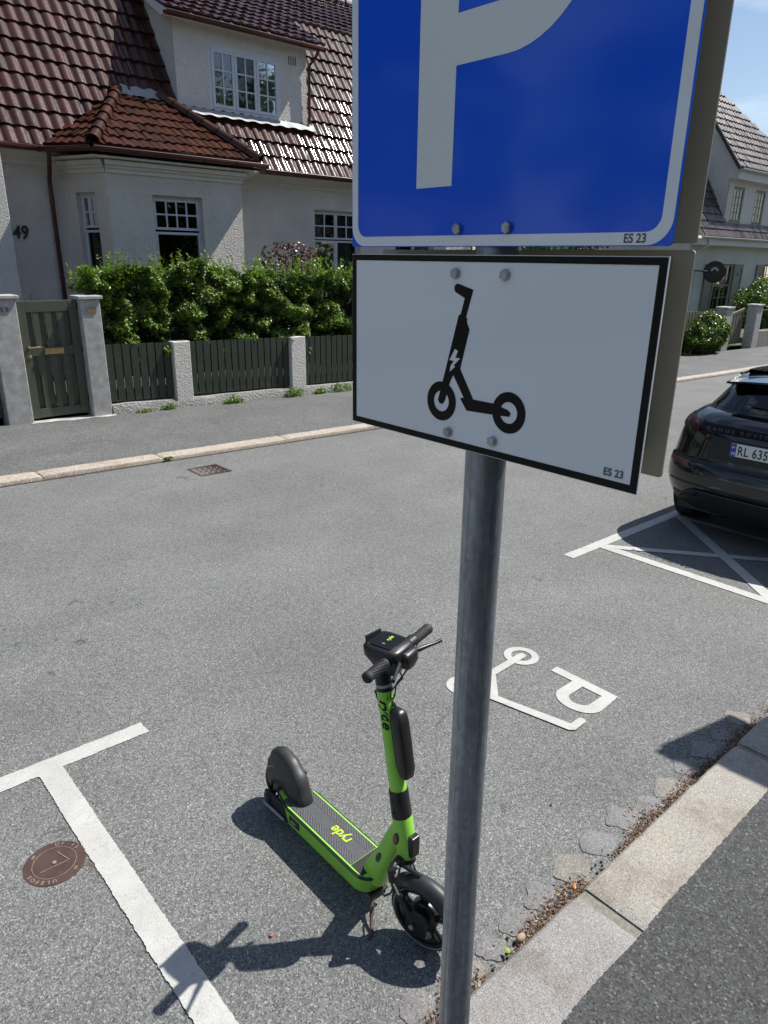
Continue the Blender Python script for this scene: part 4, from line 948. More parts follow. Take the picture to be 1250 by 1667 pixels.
# bay roof
by0, bz0 = 12.80, 3.90; bpl = Vector((6.24, 14.24, 4.98)); bpr = Vector((7.07, 14.24, 4.98))
c0 = Vector((5.12, by0, bz0)); c1 = Vector((8.30, by0, bz0)); m0 = Vector((4.55, 13.70, bz0)); m1 = Vector((8.87, 13.70, bz0))
Vb = Vector((0, bpl.y - by0, bpl.z - bz0)); Lb = Vb.length
def mb_front(u, v):
    t = v / Lb; return c0.x + (bpl.x - c0.x) * t - .03 < u < c1.x + (bpr.x - c1.x) * t + .03
tiles('bay_roof', hs, (0, by0, bz0), (1, 0, 0), Vb, 5.0, 8.45, 0, Lb, .165, .262, 'tile2', mb_front, .03, .026)
def side_roof(cA, cB, pk):
    U = (cB - cA); Lu = U.length; U = U.normalized(); w_ = pk - cA; V = w_ - U * w_.dot(U); Lv = V.length; pu = w_.dot(U)
    tiles('bay_roof', hs, cA, U, V, -.3, Lu + 1.8, 0, Lv, .165, .262, 'tile2', lambda u, v: (u > pu * v / Lv - .05) and (u < Lu + (pu - Lu) * v / Lv + .12), .03, .026)
side_roof(c0, m0, bpl); side_roof(c1, m1, bpr)
ridge('hip_tiles', hs, c0 + Vector((-.02, -.02, .05)), bpl + Vector((0, 0, .07)), .10, 'tile2', .28); ridge('hip_tiles', hs, c1 + Vector((.02, -.02, .05)), bpr + Vector((0, 0, .07)), .10, 'tile2', .28)
m = MB(); m.grid(lambda x, v: (x, 14.16 + v * .12, 4.955 + v * .17 + .015 * math.sin(x * 23)), fr(6.20, 7.12, 26), [0, 1]); part('flashing', m, M['zinc'], hs, solid=.006)
m = MB(); m.box(5.12, 8.30, by0 + .0, by0 + .03, 3.80, 3.92); part('fascia', m, M['gutter'], hs)
gutter('gutter', hs, (5.08, 12.745, 3.86), (8.42, 12.745, 3.86)); gutter('gutter', hs, (5.06, 12.77, 3.86), (4.52, 13.60, 3.86)); gutter('gutter', hs, (8.40, 12.77, 3.86), (8.86, 13.60, 3.86))
pipe(hs, [(4.66, 13.58, 3.80), (4.66, 13.60, 3.70), (4.70, 13.78, 3.52), (4.72, 13.90, 3.40), (4.73, 13.93, 3.25), (4.73, 13.93, .1)])
# dormer
d0, d1, DY = 7.41, 10.48, 14.2
TD = frame_T((0, DY, 0), (1, 0, 0), (0, -1, 0)); dw = (8.12, 9.79, 4.93, 6.08)
dm = part('dormer', wall_mb(TD, d0, d1, 4.80, 6.36, [dw], .08), M['plaster'], hs)
m = MB(); 
for x in (d0, d1 - .001): m = MB(); m.prism([(14.2, 4.80), (15.68, 7.35), (15.2, 7.05), (14.2, 6.36)], lambda a, b, h: (x + h, a, b), .001); part('cheek', m, M['plaster'], dm)
window(hs, TD, *dw, [(0, .335, 0, 1, 2, 3), (.335, .665, 0, 1, 2, 3), (.665, 1, 0, 1, 2, 3)], depth=.0, fw=.08)
DV = Vector((0, 1.72, .93)).normalized()
tiles('dormer_roof', hs, (0, 13.96, 6.44), (1, 0, 0), DV, d0 - .25, d1 + .25, 0, 1.98, .215, .335, 'tile')
m = MB(); m.prism([(13.97, 6.36), (14.2, 6.36), (15.7, 7.27), (13.97, 6.42)], lambda a, b, h: (d0 - .22 + h, a, b), d1 - d0 + .44); part('soffit', m, M['trim'], dm)
gutter('gutter', hs, (d0 - .27, 13.91, 6.38), (d1 + .27, 13.91, 6.38))
pipe(hs, [(10.62, 13.93, 6.34), (10.60, 14.02, 6.2), (10.50, 14.13, 6.05), (10.50, 14.14, 4.95)], .032)
m = MB(); m.grid(lambda x, v: (x, 14.165 - v * .13, 4.93 - v * .125 + .012 * math.sin(x * 19) * v), fr(d0 - .05, d1 + .12, 60), [0, 1]); part('flashing', m, M['zinc'], dm, solid=.006)
m = MB()
for i in range(4): m.box(10.02 + i * .055, 10.045 + i * .055, DY - .003, DY + .02, 6.02, 6.18)
part('vent_grille', m, M['black'], hs)
m = MB(); text('49', .30, (1, 0, 0), (0, 0, 1), (4.02, YW - .02, 2.44), m, .02, .004, squeeze=.85, font_shear=.1); part('house_number', m, M['iron'], hs)

# ================================================================== FRONT BOUNDARY: posts, gate, fence
def post(x0, x1, h, label, grp=None, y0=10.58, y1=10.86, cap=True, rough_=False):
    t = thing('gate_post' if cap else 'fence_post', ((x0 + x1) / 2, y0, G(x0)), label, 'post', grp); g = G((x0 + x1) / 2)
    m = MB(); m.box(x0, x1, y0, y1, g - .2, g + h); part('shaft', m, M['plaster2'] if rough_ else M['concrete'], t, bevel=.012)
    if cap: m = MB(); m.box(x0 - .035, x1 + .035, y0 - .035, y1 + .035, g + h + .001, g + h + .05); part('cap', m, M['concrete'], t, bevel=.01)
    return t
pA = post(2.62, 2.95, 1.70, 'weathered concrete gate post with flat cap left of the green garden gate')
pB = post(3.79, 4.07, 1.70, 'concrete gate post with small brass plate right of the green garden gate')
m = MB(); g = G(3.9); m.box(3.87, 4.00, 10.568, 10.579, g + 1.52, g + 1.59); part('name_plate', m, M['brass'], pB)
wp = pm('worn_paint', (.16, .155, .15), .8)
for i in range(3): part('worn_digit', MB().box(2.685 + i * .062, 2.715 + i * .062, 10.573, 10.579, G(2.8) + 1.54, G(2.8) + 1.60), wp, pA)
gt = thing('garden_gate', (3.4, 10.7, G(3.4)), 'green grey board garden gate with brass handle and letter slot', 'gate')
g = G(3.37); x0, x1 = 2.97, 3.775
def bx(name, x0, x1, y0, y1, z0, z1, mat, par, bev=.004): m = MB(); m.box(x0, x1, y0, y1, g + z0, g + z1); return part(name, m, M[mat], par, bevel=bev)
m = MB(); m.box(x0, x0 + .115, 10.70, 10.75, g + .07, g + 1.68); m.box(x1 - .115, x1, 10.70, 10.75, g + .07, g + 1.68); m.box(x0 + .116, x1 - .116, 10.702, 10.748, g + 1.53, g + 1.678); m.box(x0 + .116, x1 - .116, 10.702, 10.748, g + .94, g + 1.06); m.box(x0 + .116, x1 - .116, 10.702, 10.748, g + .075, g + .20)
part('frame', m, M['gate'], gt, bevel=.004)
for i in range(7):
    w_ = (x1 - x0 - .23) / 7; xx = x0 + .115 + i * w_
    off = .706 if i % 2 else .740
    for za, zb in ((.201, .939), (1.061, 1.529)): m = MB(); m.box(xx + .003, xx + w_ - .003, 10 + off, 10 + off + .018, g + za, g + zb); part('board', m, M['gate'], gt)
m = MB(); m.tube([(3.06, 10.70, g + 1.06), (3.06, 10.66, g + 1.06), (3.07, 10.65, g + 1.06), (3.20, 10.65, g + 1.065)], [.022, .012, .012, .010], 10); h_ = part('handle', m, M['brass'], gt, 50)
m = MB(); m.lathe([(0, .012), (.02, .010), (.026, 0)], (3.062, 10.70, g + .93), (0, -1, 0), 16); part('lock', m, M['brass'], gt, 50)
m = MB(); m.box(3.26, 3.52, 10.688, 10.70, g + .955, g + 1.035); m.box(3.275, 3.505, 10.684, 10.688, g + .965, g + 1.025); part('letter_slot', m, M['brass'], gt, bevel=.003)
m = MB()
for z in (.25, .95, 1.55): m.box(3.776, 3.79, 10.70, 10.72, g + z, g + z + .09)
part('hinge', m, M['iron'], gt)
g2 = thing('garden_gate', (2.0, 10.7, G(2)), 'dark green wide driveway gate at the left edge beyond the concrete post', 'gate')
m = MB(); m.box(-.4, 2.60, 10.70, 10.72, G(1.1) + .08, G(1.1) + 1.62); part('board_panel', m, M['fencep'], g2)
m = MB(); m.box(-.4, 2.6, 10.67, 10.699, G(1.1) + .2, G(1.1) + .3); m.box(-.4, 2.6, 10.67, 10.699, G(1.1) + 1.4, G(1.1) + 1.5); part('rail', m, M['fencep'], g2)
m = MB(); m.grid(lambda x, y: (x, y, G(x) + .036 + .012 * noise.noise(Vector((x * 4, y * 9, 2)))), fr(2.9, 4.1, 40), [10.50 , 10.60, 10.72]); struct('threshold', m, M['concrete'])
fposts = [(5.13, 5.42), (7.36, 7.67), (9.85, 10.15), (12.4, 12.7), (15.0, 15.3)]
plab = ['rough white fence post nearest the gate', 'rough white fence post beside the blue sign edge', 'rough fence post hidden behind the sign plates', 'rough fence post further down the street', 'rough fence post at the end of the green fence']
edges = [4.075]
for (a, b), l in zip(fposts, plab): post(a, b, 1.07, l, None, 10.58, 10.80, False, True); edges += [a, b]
bays = [(4.075, 5.125), (5.425, 7.355), (7.675, 9.845), (10.155, 12.395), (12.705, 14.995)]
flab = ['short dark green picket panel between the gate post and first rough post', 'dark green picket panel under the hedge between the two rough posts', 'dark green picket panel running behind the white scooter plate', 'dark green picket panel beyond the signs', 'last dark green picket panel of the fence']
for (a, b), l in zip(bays, flab):
    t = thing('picket_fence', ((a + b) / 2, 10.66, G(a) + .2), l, 'fence', None)
    n = int(round((b - a) / .128)); w_ = (b - a) / n
    for i in range(n):
        x = a + i * w_; g = G(x); rr = random.uniform(-.004, .004)
        m = MB(); m.box(x + .010, x + w_ - .010, 10.655, 10.675, g + .205, g + 1.055 + rr); part('picket', m, M['fencep'], t)
    m = MB()
    for z in (.30, .93):
        m.add([(x, y, G(x) + z + dz) for x in (a, b) for y in (10.676, 10.71) for dz in (0, .07)], [(0, 1, 3, 2), (4, 6, 7, 5), (0, 4, 5, 1), (2, 3, 7, 6), (1, 5, 7, 3), (0, 2, 6, 4)])
    part('rail', m, M['fencep'], t)
m = MB(); m.grid(lambda x, q: (x, [10.56, 10.575, 10.60, 10.80][q] + .012 * noise.noise(Vector((x * 3, q, 1))), G(x) + [-.05, .13, .175, .185][q] + .015 * noise.noise(Vector((x * 2.4, q * 3, 5)))), fr(4.08, 15.2, 220), [0, 1, 2, 3])
single('low_wall', m, plaster('rough_grey_render', (.36, .355, .34), 26, 1.0, .04), 'low rough whitewashed wall carrying the green picket panels', 'wall', smooth=50)

# ================================================================== PLANTS
def leaf_mesh(n, sampler, size, seed, bend=.3, asp=.55):
    rnd = random.Random(seed); m = MB()
    for i in range(n):
        p, nv, c = sampler(rnd)
        d = Vector((rnd.gauss(0, 1), rnd.gauss(0, 1), rnd.gauss(0, .7))).normalized(); nn = (nv + Vector((rnd.gauss(0, .6), rnd.gauss(0, .6), rnd.gauss(0, .6)))).normalized()
        s = d.cross(nn).normalized(); d = nn.cross(s).normalized(); L = size * rnd.uniform(.6, 1.25); w_ = L * asp
        a = p - d * L * .5; b = p + d * L * .5 - nn * L * bend * .4; mid = p + nn * L * .02
        m.add([a, p + s * w_ * .5 + nn * L * .10, b, p - s * w_ * .5 + nn * L * .10, mid], [(0, 4, 1), (1, 4, 2), (2, 4, 3), (3, 4, 0)], min(1, max(0, c)))
    return m
def nz3(x, y, z, s): return noise.noise(Vector((x * s, y * s, z * s)))
def hedge_sampler(x0, x1, y0, y1, zb, zt):
    def f(r):
        while True:
            x = r.uniform(x0, x1); q = r.random()
            if q < .58: y = y0 + abs(r.gauss(0, .10)); z = zb + (zt - zb) * r.random() ** .9; nv = Vector((0, -1, .6))
            elif q < .95: y = r.uniform(y0, y1); z = zt - abs(r.gauss(0, .12)); nv = Vector((0, -.2, 1))
            else: y = r.uniform(y0, y1); z = r.uniform(zb, zt); nv = Vector((-.7, -.4, .5))
            cl = nz3(x + 3, y * .6, z * 1.25, 3.4) + .5 * nz3(x, y, z, 8)
            if cl + .42 + .25 * (z - zb) / (zt - zb) > r.random() * .75: break
        n1 = nz3(x, 0, z, 1.5)
        y += (-.20 * n1 - .22 * cl) * (1 if q < .58 else 0); top = ((z - zb) / (zt - zb)) ** 2
        zz = z + (.22 * nz3(x, y, 0, 1.1) + .20 * nz3(x, y * .5, 3, 3.6)) * top
        return Vector((x, y, zz + G(x))), nv, .30 + .75 * cl + r.uniform(-.22, .35) + .15 * top
    return f
def shoots(m, x0, x1, y0, y1, zt, n, seed, size, hmax=.28):
    rnd = random.Random(seed)
    for i in range(n):
        x = rnd.uniform(x0, x1); y = rnd.uniform(y0, y1); h = rnd.uniform(.08, hmax); lean = Vector((rnd.uniform(-.35, .35), rnd.uniform(-.45, .2), 1)).normalized(); z = zt + .1 * nz3(x, y, 0, 1.3)
        for k in range(int(h / .022)):
            p = Vector((x, y, z + G(x))) + lean * k * .024; d = Vector((rnd.gauss(0, 1), rnd.gauss(0, 1), .5)).normalized(); nn = Vector((rnd.gauss(0, .4), rnd.gauss(-.3, .4), 1)).normalized(); s = d.cross(nn).normalized(); L = size * (1.1 - .5 * k * .024 / h)
            m.add([p, p + d * L * .5 + s * L * .28 + nn * .006, p + d * L, p + d * L * .5 - s * L * .28 + nn * .006], [(0, 1, 2, 3)], rnd.uniform(.55, 1))
def core(x0, x1, y0, y1, zb, zt):  # solid dark core: shade in the gaps between leaves put into its colour
    m = MB()
    m.grid(lambda x, a: (x, (y0 + y1) / 2 + math.cos(a) * (y1 - y0) * .38 * (1 + .25 * nz3(x, a, 0, 2)), G(x) + (zb + zt) / 2 + math.sin(a) * (zt - zb) * .42 * (1 + .2 * nz3(x, a, 5, 2))), fr(x0 + .15, x1 - .15, int((x1 - x0) * 5)), fr(0, 2 * math.pi, 14)); return m
hd_ = thing('hedge', (6.5, 11.2, G(6.5)), 'dense bright green beech hedge rising behind the dark picket fence', 'hedge')
m = leaf_mesh(38000, hedge_sampler(4.10, 9.6, 10.82, 11.7, .75, 2.10), .072, 4); shoots(m, 4.3, 9.4, 10.8, 11.3, 2.06, 170, 6, .08, .40); shoots(m, 4.15, 4.6, 10.8, 11.1, 1.85, 14, 8, .07, .3)
shoots(m, 3.88, 4.35, 10.95, 11.3, 1.72, 26, 16, .08, .42); part('foliage', m, M['leaf'], hd_)
part('twigs', core(4.2, 9.6, 11.0, 11.75, .3, 1.95), M['twig'], hd_)
h2 = thing('hedge', (12.5, 11.2, G(12.5)), 'green hedge continuing behind the signs towards the neighbouring house', 'hedge')
m = leaf_mesh(14000, hedge_sampler(9.6, 16, 10.78, 11.7, .75, 2.02), .085, 14); part('foliage', m, M['leaf'], h2); part('twigs', core(9.6, 16, 10.85, 11.7, .3, 2.0), M['twig'], h2)
def bushy(name, c, rx_, ry_, rz_, n, size, mat, label, cat, seed, sh=0):
    t = thing(name, (c[0], c[1], G(c[0]) + .1), label, cat); c = Vector(c)
    def f(r):
        d = Vector((r.gauss(0, 1), r.gauss(0, 1), r.gauss(0, 1))).normalized(); k = (.62 + .38 * r.random() ** .5) * (1 + .30 * nz3(d.x * 2 + seed, d.y * 2, d.z * 2, 1.2)); p = c + Vector((d.x * rx_, d.y * ry_, d.z * rz_)) * k
        return p, d + Vector((0, 0, .4)), .4 + .5 * nz3(p.x, p.y, p.z, 3) + r.uniform(-.3, .35)
    part('foliage', leaf_mesh(n, f, size, seed), M[mat], t)
    m = MB(); rnd = random.Random(seed)
    for k in range(9): e = c + Vector((rnd.uniform(-.6, .6) * rx_, rnd.uniform(-.6, .6) * ry_, rnd.uniform(.1, .6) * rz_)); b = Vector((c.x + rnd.uniform(-.1, .1), c.y + rnd.uniform(-.1, .1), G(c.x))); m.tube([b, b.lerp(e, .5) + Vector((rnd.uniform(-.1, .1), rnd.uniform(-.1, .1), 0)), e], [.02, .014, .006], 6)
    part('stems', m, M['twig'], t); return t
bushy('maple_shrub', (8.25, 11.85, 2.13), .62, .35, .36, 620, .085, 'leafr', 'dark red leaved shrub poking up behind the hedge', 'shrub', 31)
for (x, y, h, l) in ((3.35, 11.3, 1.72, 'leafy green sprigs showing above the garden gate'), (2.95, 11.2, 1.62, 'small sprig beside the left gate post'), (3.62, 11.35, 1.60, 'arching sprig near the right gate post')):
    t = thing('garden_plant', (x, y, G(x) + .18), l, 'plant'); rnd = random.Random(int(x * 100)); m = MB(); ms = MB()
    for k in range(7):
        b = Vector((x, y, G(x) + .2)); d = Vector((rnd.uniform(-.25, .25), rnd.uniform(-.2, .2), h - .2 + rnd.uniform(-.15, .08))); pts = [b, b + d * .5, b + d]; ms.tube(pts, .004, 4)
        for j in range(12):
            p = b + d * (.45 + .55 * j / 12); a = rnd.uniform(0, 6.28); o = Vector((math.cos(a), math.sin(a), .25)) * .13; s = Vector((-math.sin(a), math.cos(a), 0)) * .016
            m.add([p, p + o * .5 + s, p + o + Vector((0, 0, -.03)), p + o * .5 - s], [(0, 1, 2, 3)], rnd.random())
    part('leaves', m, M['leafd'], t); part('stems', ms, M['twig'], t)
for i, (x, y, r, h, n, l) in enumerate([(6.10, 10.50, .20, .13, 420, 'thick tuft of green weeds at the foot of the low wall in the middle'), (4.55, 10.52, .16, .06, 160, 'flat patch of weeds beside the right gate post'), (4.95, 10.53, .14, .12, 180, 'small weeds below the first rough post'), (7.35, 10.52, .22, .20, 420, 'tall weeds at the foot of the second rough post'), (7.95, 10.54, .16, .12, 260, 'weeds in the wall foot right of the second rough post'), (8.45, 10.55, .28, .20, 420, 'bright weeds by the wall beside the sign edge'), (23.5, 7.66, .25, .05, 150, 'small weeds in the far kerb joint near the black car'), (3.55, 7.70, .06, .03, 60, 'moss tuft in the kerb joint above the drain grate'), (5.0, 10.58, .08, .06, 40, 'tiny weed sprout under the short picket panel')]):
    def f(rr, x=x, y=y, r=r, h=h): a = rr.uniform(0, 6.28); q = r * rr.random() ** .6; return Vector((x + q * math.cos(a), y + q * math.sin(a) * .35, G(x) + .03 + h * rr.random() * (1 - q / r * .5))), Vector((0, -.5, 1)), rr.random()
    single('weed_clump', leaf_mesh(n, f, .042, 60 + i, .3, .4), M['leafw'], l, 'weeds')
def tree(x, y, h, cr_, n, label, seed, mat='leafd', size=.16, zc=None):
    t = thing('tree', (x, y, G(x)), label, 'tree'); rnd = random.Random(seed); zc = zc or h * .62
    m = MB(); base = Vector((x, y, G(x) - .1)); top = Vector((x + rnd.uniform(-.3, .3), y + rnd.uniform(-.3, .3), h * .8)); m.tube([base, base.lerp(top, .3), base.lerp(top, .7), top], [.22, .16, .10, .03], 10)
    cl = []
    for k in range(16):
        a = rnd.uniform(0, 6.28); q = cr_ * rnd.uniform(.25, .85); zz = zc + (h - zc) * rnd.uniform(-.7, .8); e = Vector((x + q * math.cos(a), y + q * math.sin(a), zz)); b = base.lerp(top, rnd.uniform(.35, .8)); m.tube([b, b.lerp(e, .5) + Vector((0, 0, .2)), e], [.07, .045, .015], 6); cl.append((e, cr_ * rnd.uniform(.28, .5)))
    part('trunk', m, M['bark'], t, 50)
    def f(r):
        e, q = cl[r.randrange(len(cl))]; d = Vector((r.gauss(0, 1), r.gauss(0, 1), r.gauss(0, .75))).normalized(); p = e + d * q * r.random() ** .4; return p, d + Vector((0, 0, .5)), .4 + .4 * nz3(p.x, p.y, p.z, 1.2) + r.uniform(-.3, .4)
    part('crown', leaf_mesh(n, f, size, seed), M[mat], t)

# ================================================================== BLACK CAR
CX, CY = 6.05, 2.10
car = thing('parked_car', (CX + 2.2, CY, G(CX + 2.2)), 'black SUV parked by the near kerb over the hatched box, seen from behind', 'car')
LEN = 4.35
def cp(x, y, z): return Vector((CX + x, CY + y, G(CX + x) + z))
# level rows: z, rear x, half width, corner length, corner exponent, front x
LV = [(.24, .16, .80, .55, 3.0, 4.10), (.33, .07, .87, .60, 3.2, 4.26), (.44, .02, .905, .62, 3.2, 4.33), (.52, .00, .925, .64, 3.2, 4.36), (.60, .00, .935, .66, 3.1, 4.37), (.68, .02, .935, .66, 3.1, 4.36), (.72, .055, .930, .66, 3.0, 4.33),
      (.80, .07, .925, .66, 2.9, 4.30), (.90, .085, .915, .66, 2.8, 4.24), (.97, .10, .905, .66, 2.7, 4.15), (1.02, .125, .89, .66, 2.7, 3.98), (1.08, .18, .845, .64, 2.7, 3.70), (1.12, .25, .80, .60, 2.7, 3.35), (1.14, .30, .76, .58, 2.7, 3.10)]
def interp(z, rows):
    if z <= rows[0][0]: return rows[0]
    for a, b in zip(rows, rows[1:]):
        if a[0] <= z <= b[0]:
            t = (z - a[0]) / (b[0] - a[0]); return tuple(p + (q - p) * t for p, q in zip(a, b))
    return rows[-1]
def outline(z, rows, y=None, phi=None, off=0):
    _, xr, hw, L, n, xf = interp(z, rows)
    if y is not None: s = min(1, abs(y) / hw); phi = math.asin(s ** (n / 2)) ; sg = math.copysign(1, y)
    else: sg = math.copysign(1, phi); phi = abs(phi)
    sx, cx_ = math.sin(phi) ** (2 / n), math.cos(phi) ** (2 / n)
    p = Vector((xr + L - L * cx_, sg * hw * sx, 0)); nrm = Vector((-cx_ ** (n - 1) / L, sg * sx ** (n - 1) / hw, 0)).normalized()
    p += nrm * off; return cp(p.x, p.y, z)
def ringpts(z, rows):
    _, xr, hw, L, n, xf = interp(z, rows); pts = [outline(z, rows, phi=t) for t in fr(-math.pi / 2, math.pi / 2, 44)]
    xs = fr(xr + L, xf - .9, 26)[1:]
    side = [(x, hw) for x in xs] + [(xf - .9 + .9 * math.sin(t), hw * max(0, math.cos(t)) ** .55) for t in fr(0, math.pi / 2, 10)[1:-1]]
    pts += [cp(x, y, z) for x, y in side] + [cp(xf, 0, z)] + [cp(x, -y, z) for x, y in side[::-1]]
    return pts
zs = [r[0] for r in LV]; rings = [ringpts(z, LV) for z in fr(.24, .72, 16) + fr(.72, 1.14, 16)[1:]]
m = MB(); n = len(rings[0]); vs = [p for r in rings for p in r]; fs = []
WX0, WX1, WR = .86, 3.52, .385
for i in range(len(rings) - 1):
    for k in range(n):
        q = (k + 1) % n; c = (rings[i][k] + rings[i + 1][q]) / 2; lx = c.x - CX; lz = c.z - G(c.x); 
        if abs(c.y - CY) > .78 and min((lx - WX0) ** 2, (lx - WX1) ** 2) + (lz - .35) ** 2 < WR ** 2: continue
        fs.append((i * n + k, i * n + q, (i + 1) * n + q, (i + 1) * n + k))
fs.append(tuple(range((len(rings) - 1) * n, len(rings) * n)))
m.add(vs, fs); part('body', m, M['carp'], car, 40)
m = MB(); m.box(CX + .2, CX + 4.0, CY - .70, CY + .70, G(CX + 2) + .28, G(CX + 2) + .6); part('underbody', m, M['cartrim'], car)
for x in (WX0, WX1):
    for s_ in (-1, 1):
        m = MB(); m.lathe([(WR + .005, -.20), (WR + .005, -.02)], cp(x, s_ * .90, .35), (0, s_, 0), 40); part('arch_liner', m, M['cartrim'], car)
        m = MB(); m.lathe([(WR - .01, 0), (WR - .01, .02), (WR + .045, .022), (WR + .05, .0)], cp(x, s_ * .905, .35), (0, s_, 0), 30, -math.pi * .40, math.pi * .40); part('arch_trim', m, M['cartrim'], car, 40)
        m = MB(); prof = [(.20, -.11), (.33, -.115), (.355, -.09), (.362, -.04), (.362, .04), (.355, .09), (.33, .115), (.26, .12), (.25, .10)]
        m.lathe(prof, cp(x, s_ * .80, .362), (0, s_, 0), 48); w_ = part('wheel', m, M['rubber'], car, 40)
        m = MB(); m.lathe([(0, .07), (.05, .07), (.07, .05), (.08, .06)], cp(x, s_ * .80, .362), (0, s_, 0), 24); m.lathe([(.235, .05), (.245, .105), (.262, .105)], cp(x, s_ * .80, .362), (0, s_, 0), 40)
        for q in range(10): a = 2 * math.pi * q / 10 + (.12 if q % 2 else -.12); u = Vector((math.cos(a), 0, math.sin(a))); m.tube([cp(x, s_ * .865, .362) + u * .07, cp(x, s_ * .89, .362) + u * .24], [.018, .014], 6)
        part('rim', m, M['alloy'], w_, 40)
# greenhouse
GH = [(1.14, .29, .755, .55, 2.6, 3.05), (1.20, .33, .715, .55, 2.6, 2.85), (1.28, .39, .665, .52, 2.6, 2.6), (1.35, .45, .62, .50, 2.6, 2.35), (1.40, .52, .59, .48, 2.6, 2.15), (1.45, .72, .56, .5, 2.6, 1.9), (1.48, 1.0, .50, .5, 2.6, 1.65)]
def patch(name, z0, z1, y0, y1, rows, off, mat, nz_=8, ny=20, th=.004, par=None, fz=None, sm=60):
    m = MB(); zs_ = fr(z0, z1, nz_)
    def f(z, t):
        a, b = (y0(z), y1(z)) if callable(y0) else (y0, y1)
        return outline(z, rows, y=a + (b - a) * t, off=off)
    m.grid(f, zs_, fr(0, 1, ny)); return part(name, m, M[mat], par or car, sm)
# rear window
rw_ = patch('rear_window', 1.165, 1.365, lambda z: -.62 + (z - 1.17) * .4, lambda z: .62 - (z - 1.17) * .4, GH, .001, 'carglass')
m = MB()   # pillars, roof: grid without the rear opening and side windows
zz = fr(1.14, 1.40, 12) + [1.42, 1.44, 1.46, 1.48]; rr = [ringpts(z, GH) for z in zz]; n = len(rr[0]); vs = [p for r in rr for p in r]; fs = []; fsw = []
for i in range(len(rr) - 1):
    for k in range(n):
        q = (k + 1) % n; c = (rr[i][k] + rr[i + 1][q]) / 2; lx = c.x - CX; ly = c.y - CY; z = zz[i] + .5 * (zz[i + 1] - zz[i]); hwz = interp(z, GH)[2]
        rear = 1.165 < z < 1.37 and abs(ly) < .63 - (z - 1.17) * .4 and lx < .9
        sidew = 1.17 < z < 1.39 and not rear and lx > .72 + (z - 1.14) * 1.0 and abs(lx - 1.55) > .05
        (fsw if sidew else fs if not rear else []).append((i * n + k, i * n + q, (i + 1) * n + q, (i + 1) * n + k))
fs.append(tuple(range((len(rr) - 1) * n, len(rr) * n)))
m.add(vs, fs); part('roof', m, M['carp'], car, 50)
m = MB(); m.add(vs, fsw); part('side_window', m, M['carglass'], car, 50)
# spoiler
m = MB(); secs = []
for t in fr(-1, 1, 20):
    y = t * .56; b = .40 + .08 * abs(t) ** 3; secs.append([cp(b + .25, y, 1.452 - .03 * t * t), cp(b, y, 1.425 - .045 * t * t), cp(b - .005, y, 1.410 - .045 * t * t), cp(b + .10, y * .98, 1.385 - .04 * t * t), cp(b + .25, y * .98, 1.385)])
m.add([p for s_ in secs for p in s_], [(i * 5 + k, (i + 1) * 5 + k, (i + 1) * 5 + (k + 1) % 5, i * 5 + (k + 1) % 5) for i in range(20) for k in range(5)] + [tuple(range(5)), tuple(range(100, 105))[::-1]]); part('spoiler', m, M['carp'], car, 40)
for s_ in (-1, 1): m = MB(); m.tube([cp(.72, s_ * .54, 1.440), cp(1.0, s_ * .53, 1.470), cp(1.9, s_ * .52, 1.475), cp(2.3, s_ * .51, 1.43)], .012, 8); part('roof_rail', m, M['cartrim'], car, 60)
m = MB(); m.grid(lambda x, y: cp(x, y, 1.492 - .035 * (y / .52) ** 2 - .30 * max(0, 1.0 - x) ** 2 - .06 * max(0, x - 1.4) ** 2), fr(.50, 2.2, 24), fr(-.52, .52, 16)); part('roof_panel', m, M['carp'], car, 60)
# rear lamps, black bar, lettering, hatch seams
patch('light_bar', .985, 1.045, -.60, .60, LV, .006, 'sblack', 3, 40)
for s_ in (-1, 1):
    tl = patch('tail_light', .965, 1.065, min(s_ * .60, s_ * .885), max(s_ * .60, s_ * .885), LV, .008, 'taill', 4, 16)
    for a, b in ((.61, .70), (.72, .80), (.815, .87)):
        patch('lamp_frame', .98, 1.05, min(s_ * a, s_ * b), max(s_ * a, s_ * b), LV, .011, 'refl' if False else 'cartrim', 2, 6, par=tl); patch('lamp_lens', .99, 1.04, min(s_ * (a + .012), s_ * (b - .012)), max(s_ * (a + .012), s_ * (b - .012)), LV, .0125, 'taill', 2, 5, par=tl)
    patch('rear_reflector', .655, .70, min(s_ * .60, s_ * .84), max(s_ * .60, s_ * .84), LV, .005, 'refl', 3, 10)
    patch('bumper_vent', .30, .40, min(s_ * .45, s_ * .76), max(s_ * .45, s_ * .76), LV, .004, 'cartrim', 3, 10)
    patch('seam', .72, .965, lambda z, s_=s_: s_ * .782 - .0025, lambda z, s_=s_: s_ * .782 + .0025, LV, .002, 'black', 6, 1)
patch('bumper_step', .70, .725, -.86, .86, LV, .007, 'cartrim', 2, 40)
patch('lower_bumper', .26, .45, -.46, .46, LV, .008, 'cartrim', 4, 30)
patch('bumper_crease', .50, .515, -.80, .80, LV, .004, 'cartrim', 2, 40)
m = MB(); m.tube([outline(.46, LV, y=y, off=.012) for y in fr(-.5, .5, 24)], .008, 8); m.tube([outline(.46, LV, y=.5, off=.012), outline(.40, LV, y=.62, off=.012), outline(.36, LV, y=.66, off=.012)], .008, 8); part('bumper_strip', m, M['alloy'], car, 60)
m = text('RANGE ROVER', .040, (0, -1, 0), (0, 0, 1), (CX + .092, CY + .50, G(CX) + 1.001), MB(), .003, .0006, space=1.55, squeeze=1.35); part('tailgate_lettering', m, M['letter'], car)
patch('plate_recess', .76, .95, -.46, .46, LV, .003, 'cartrim', 4, 30)
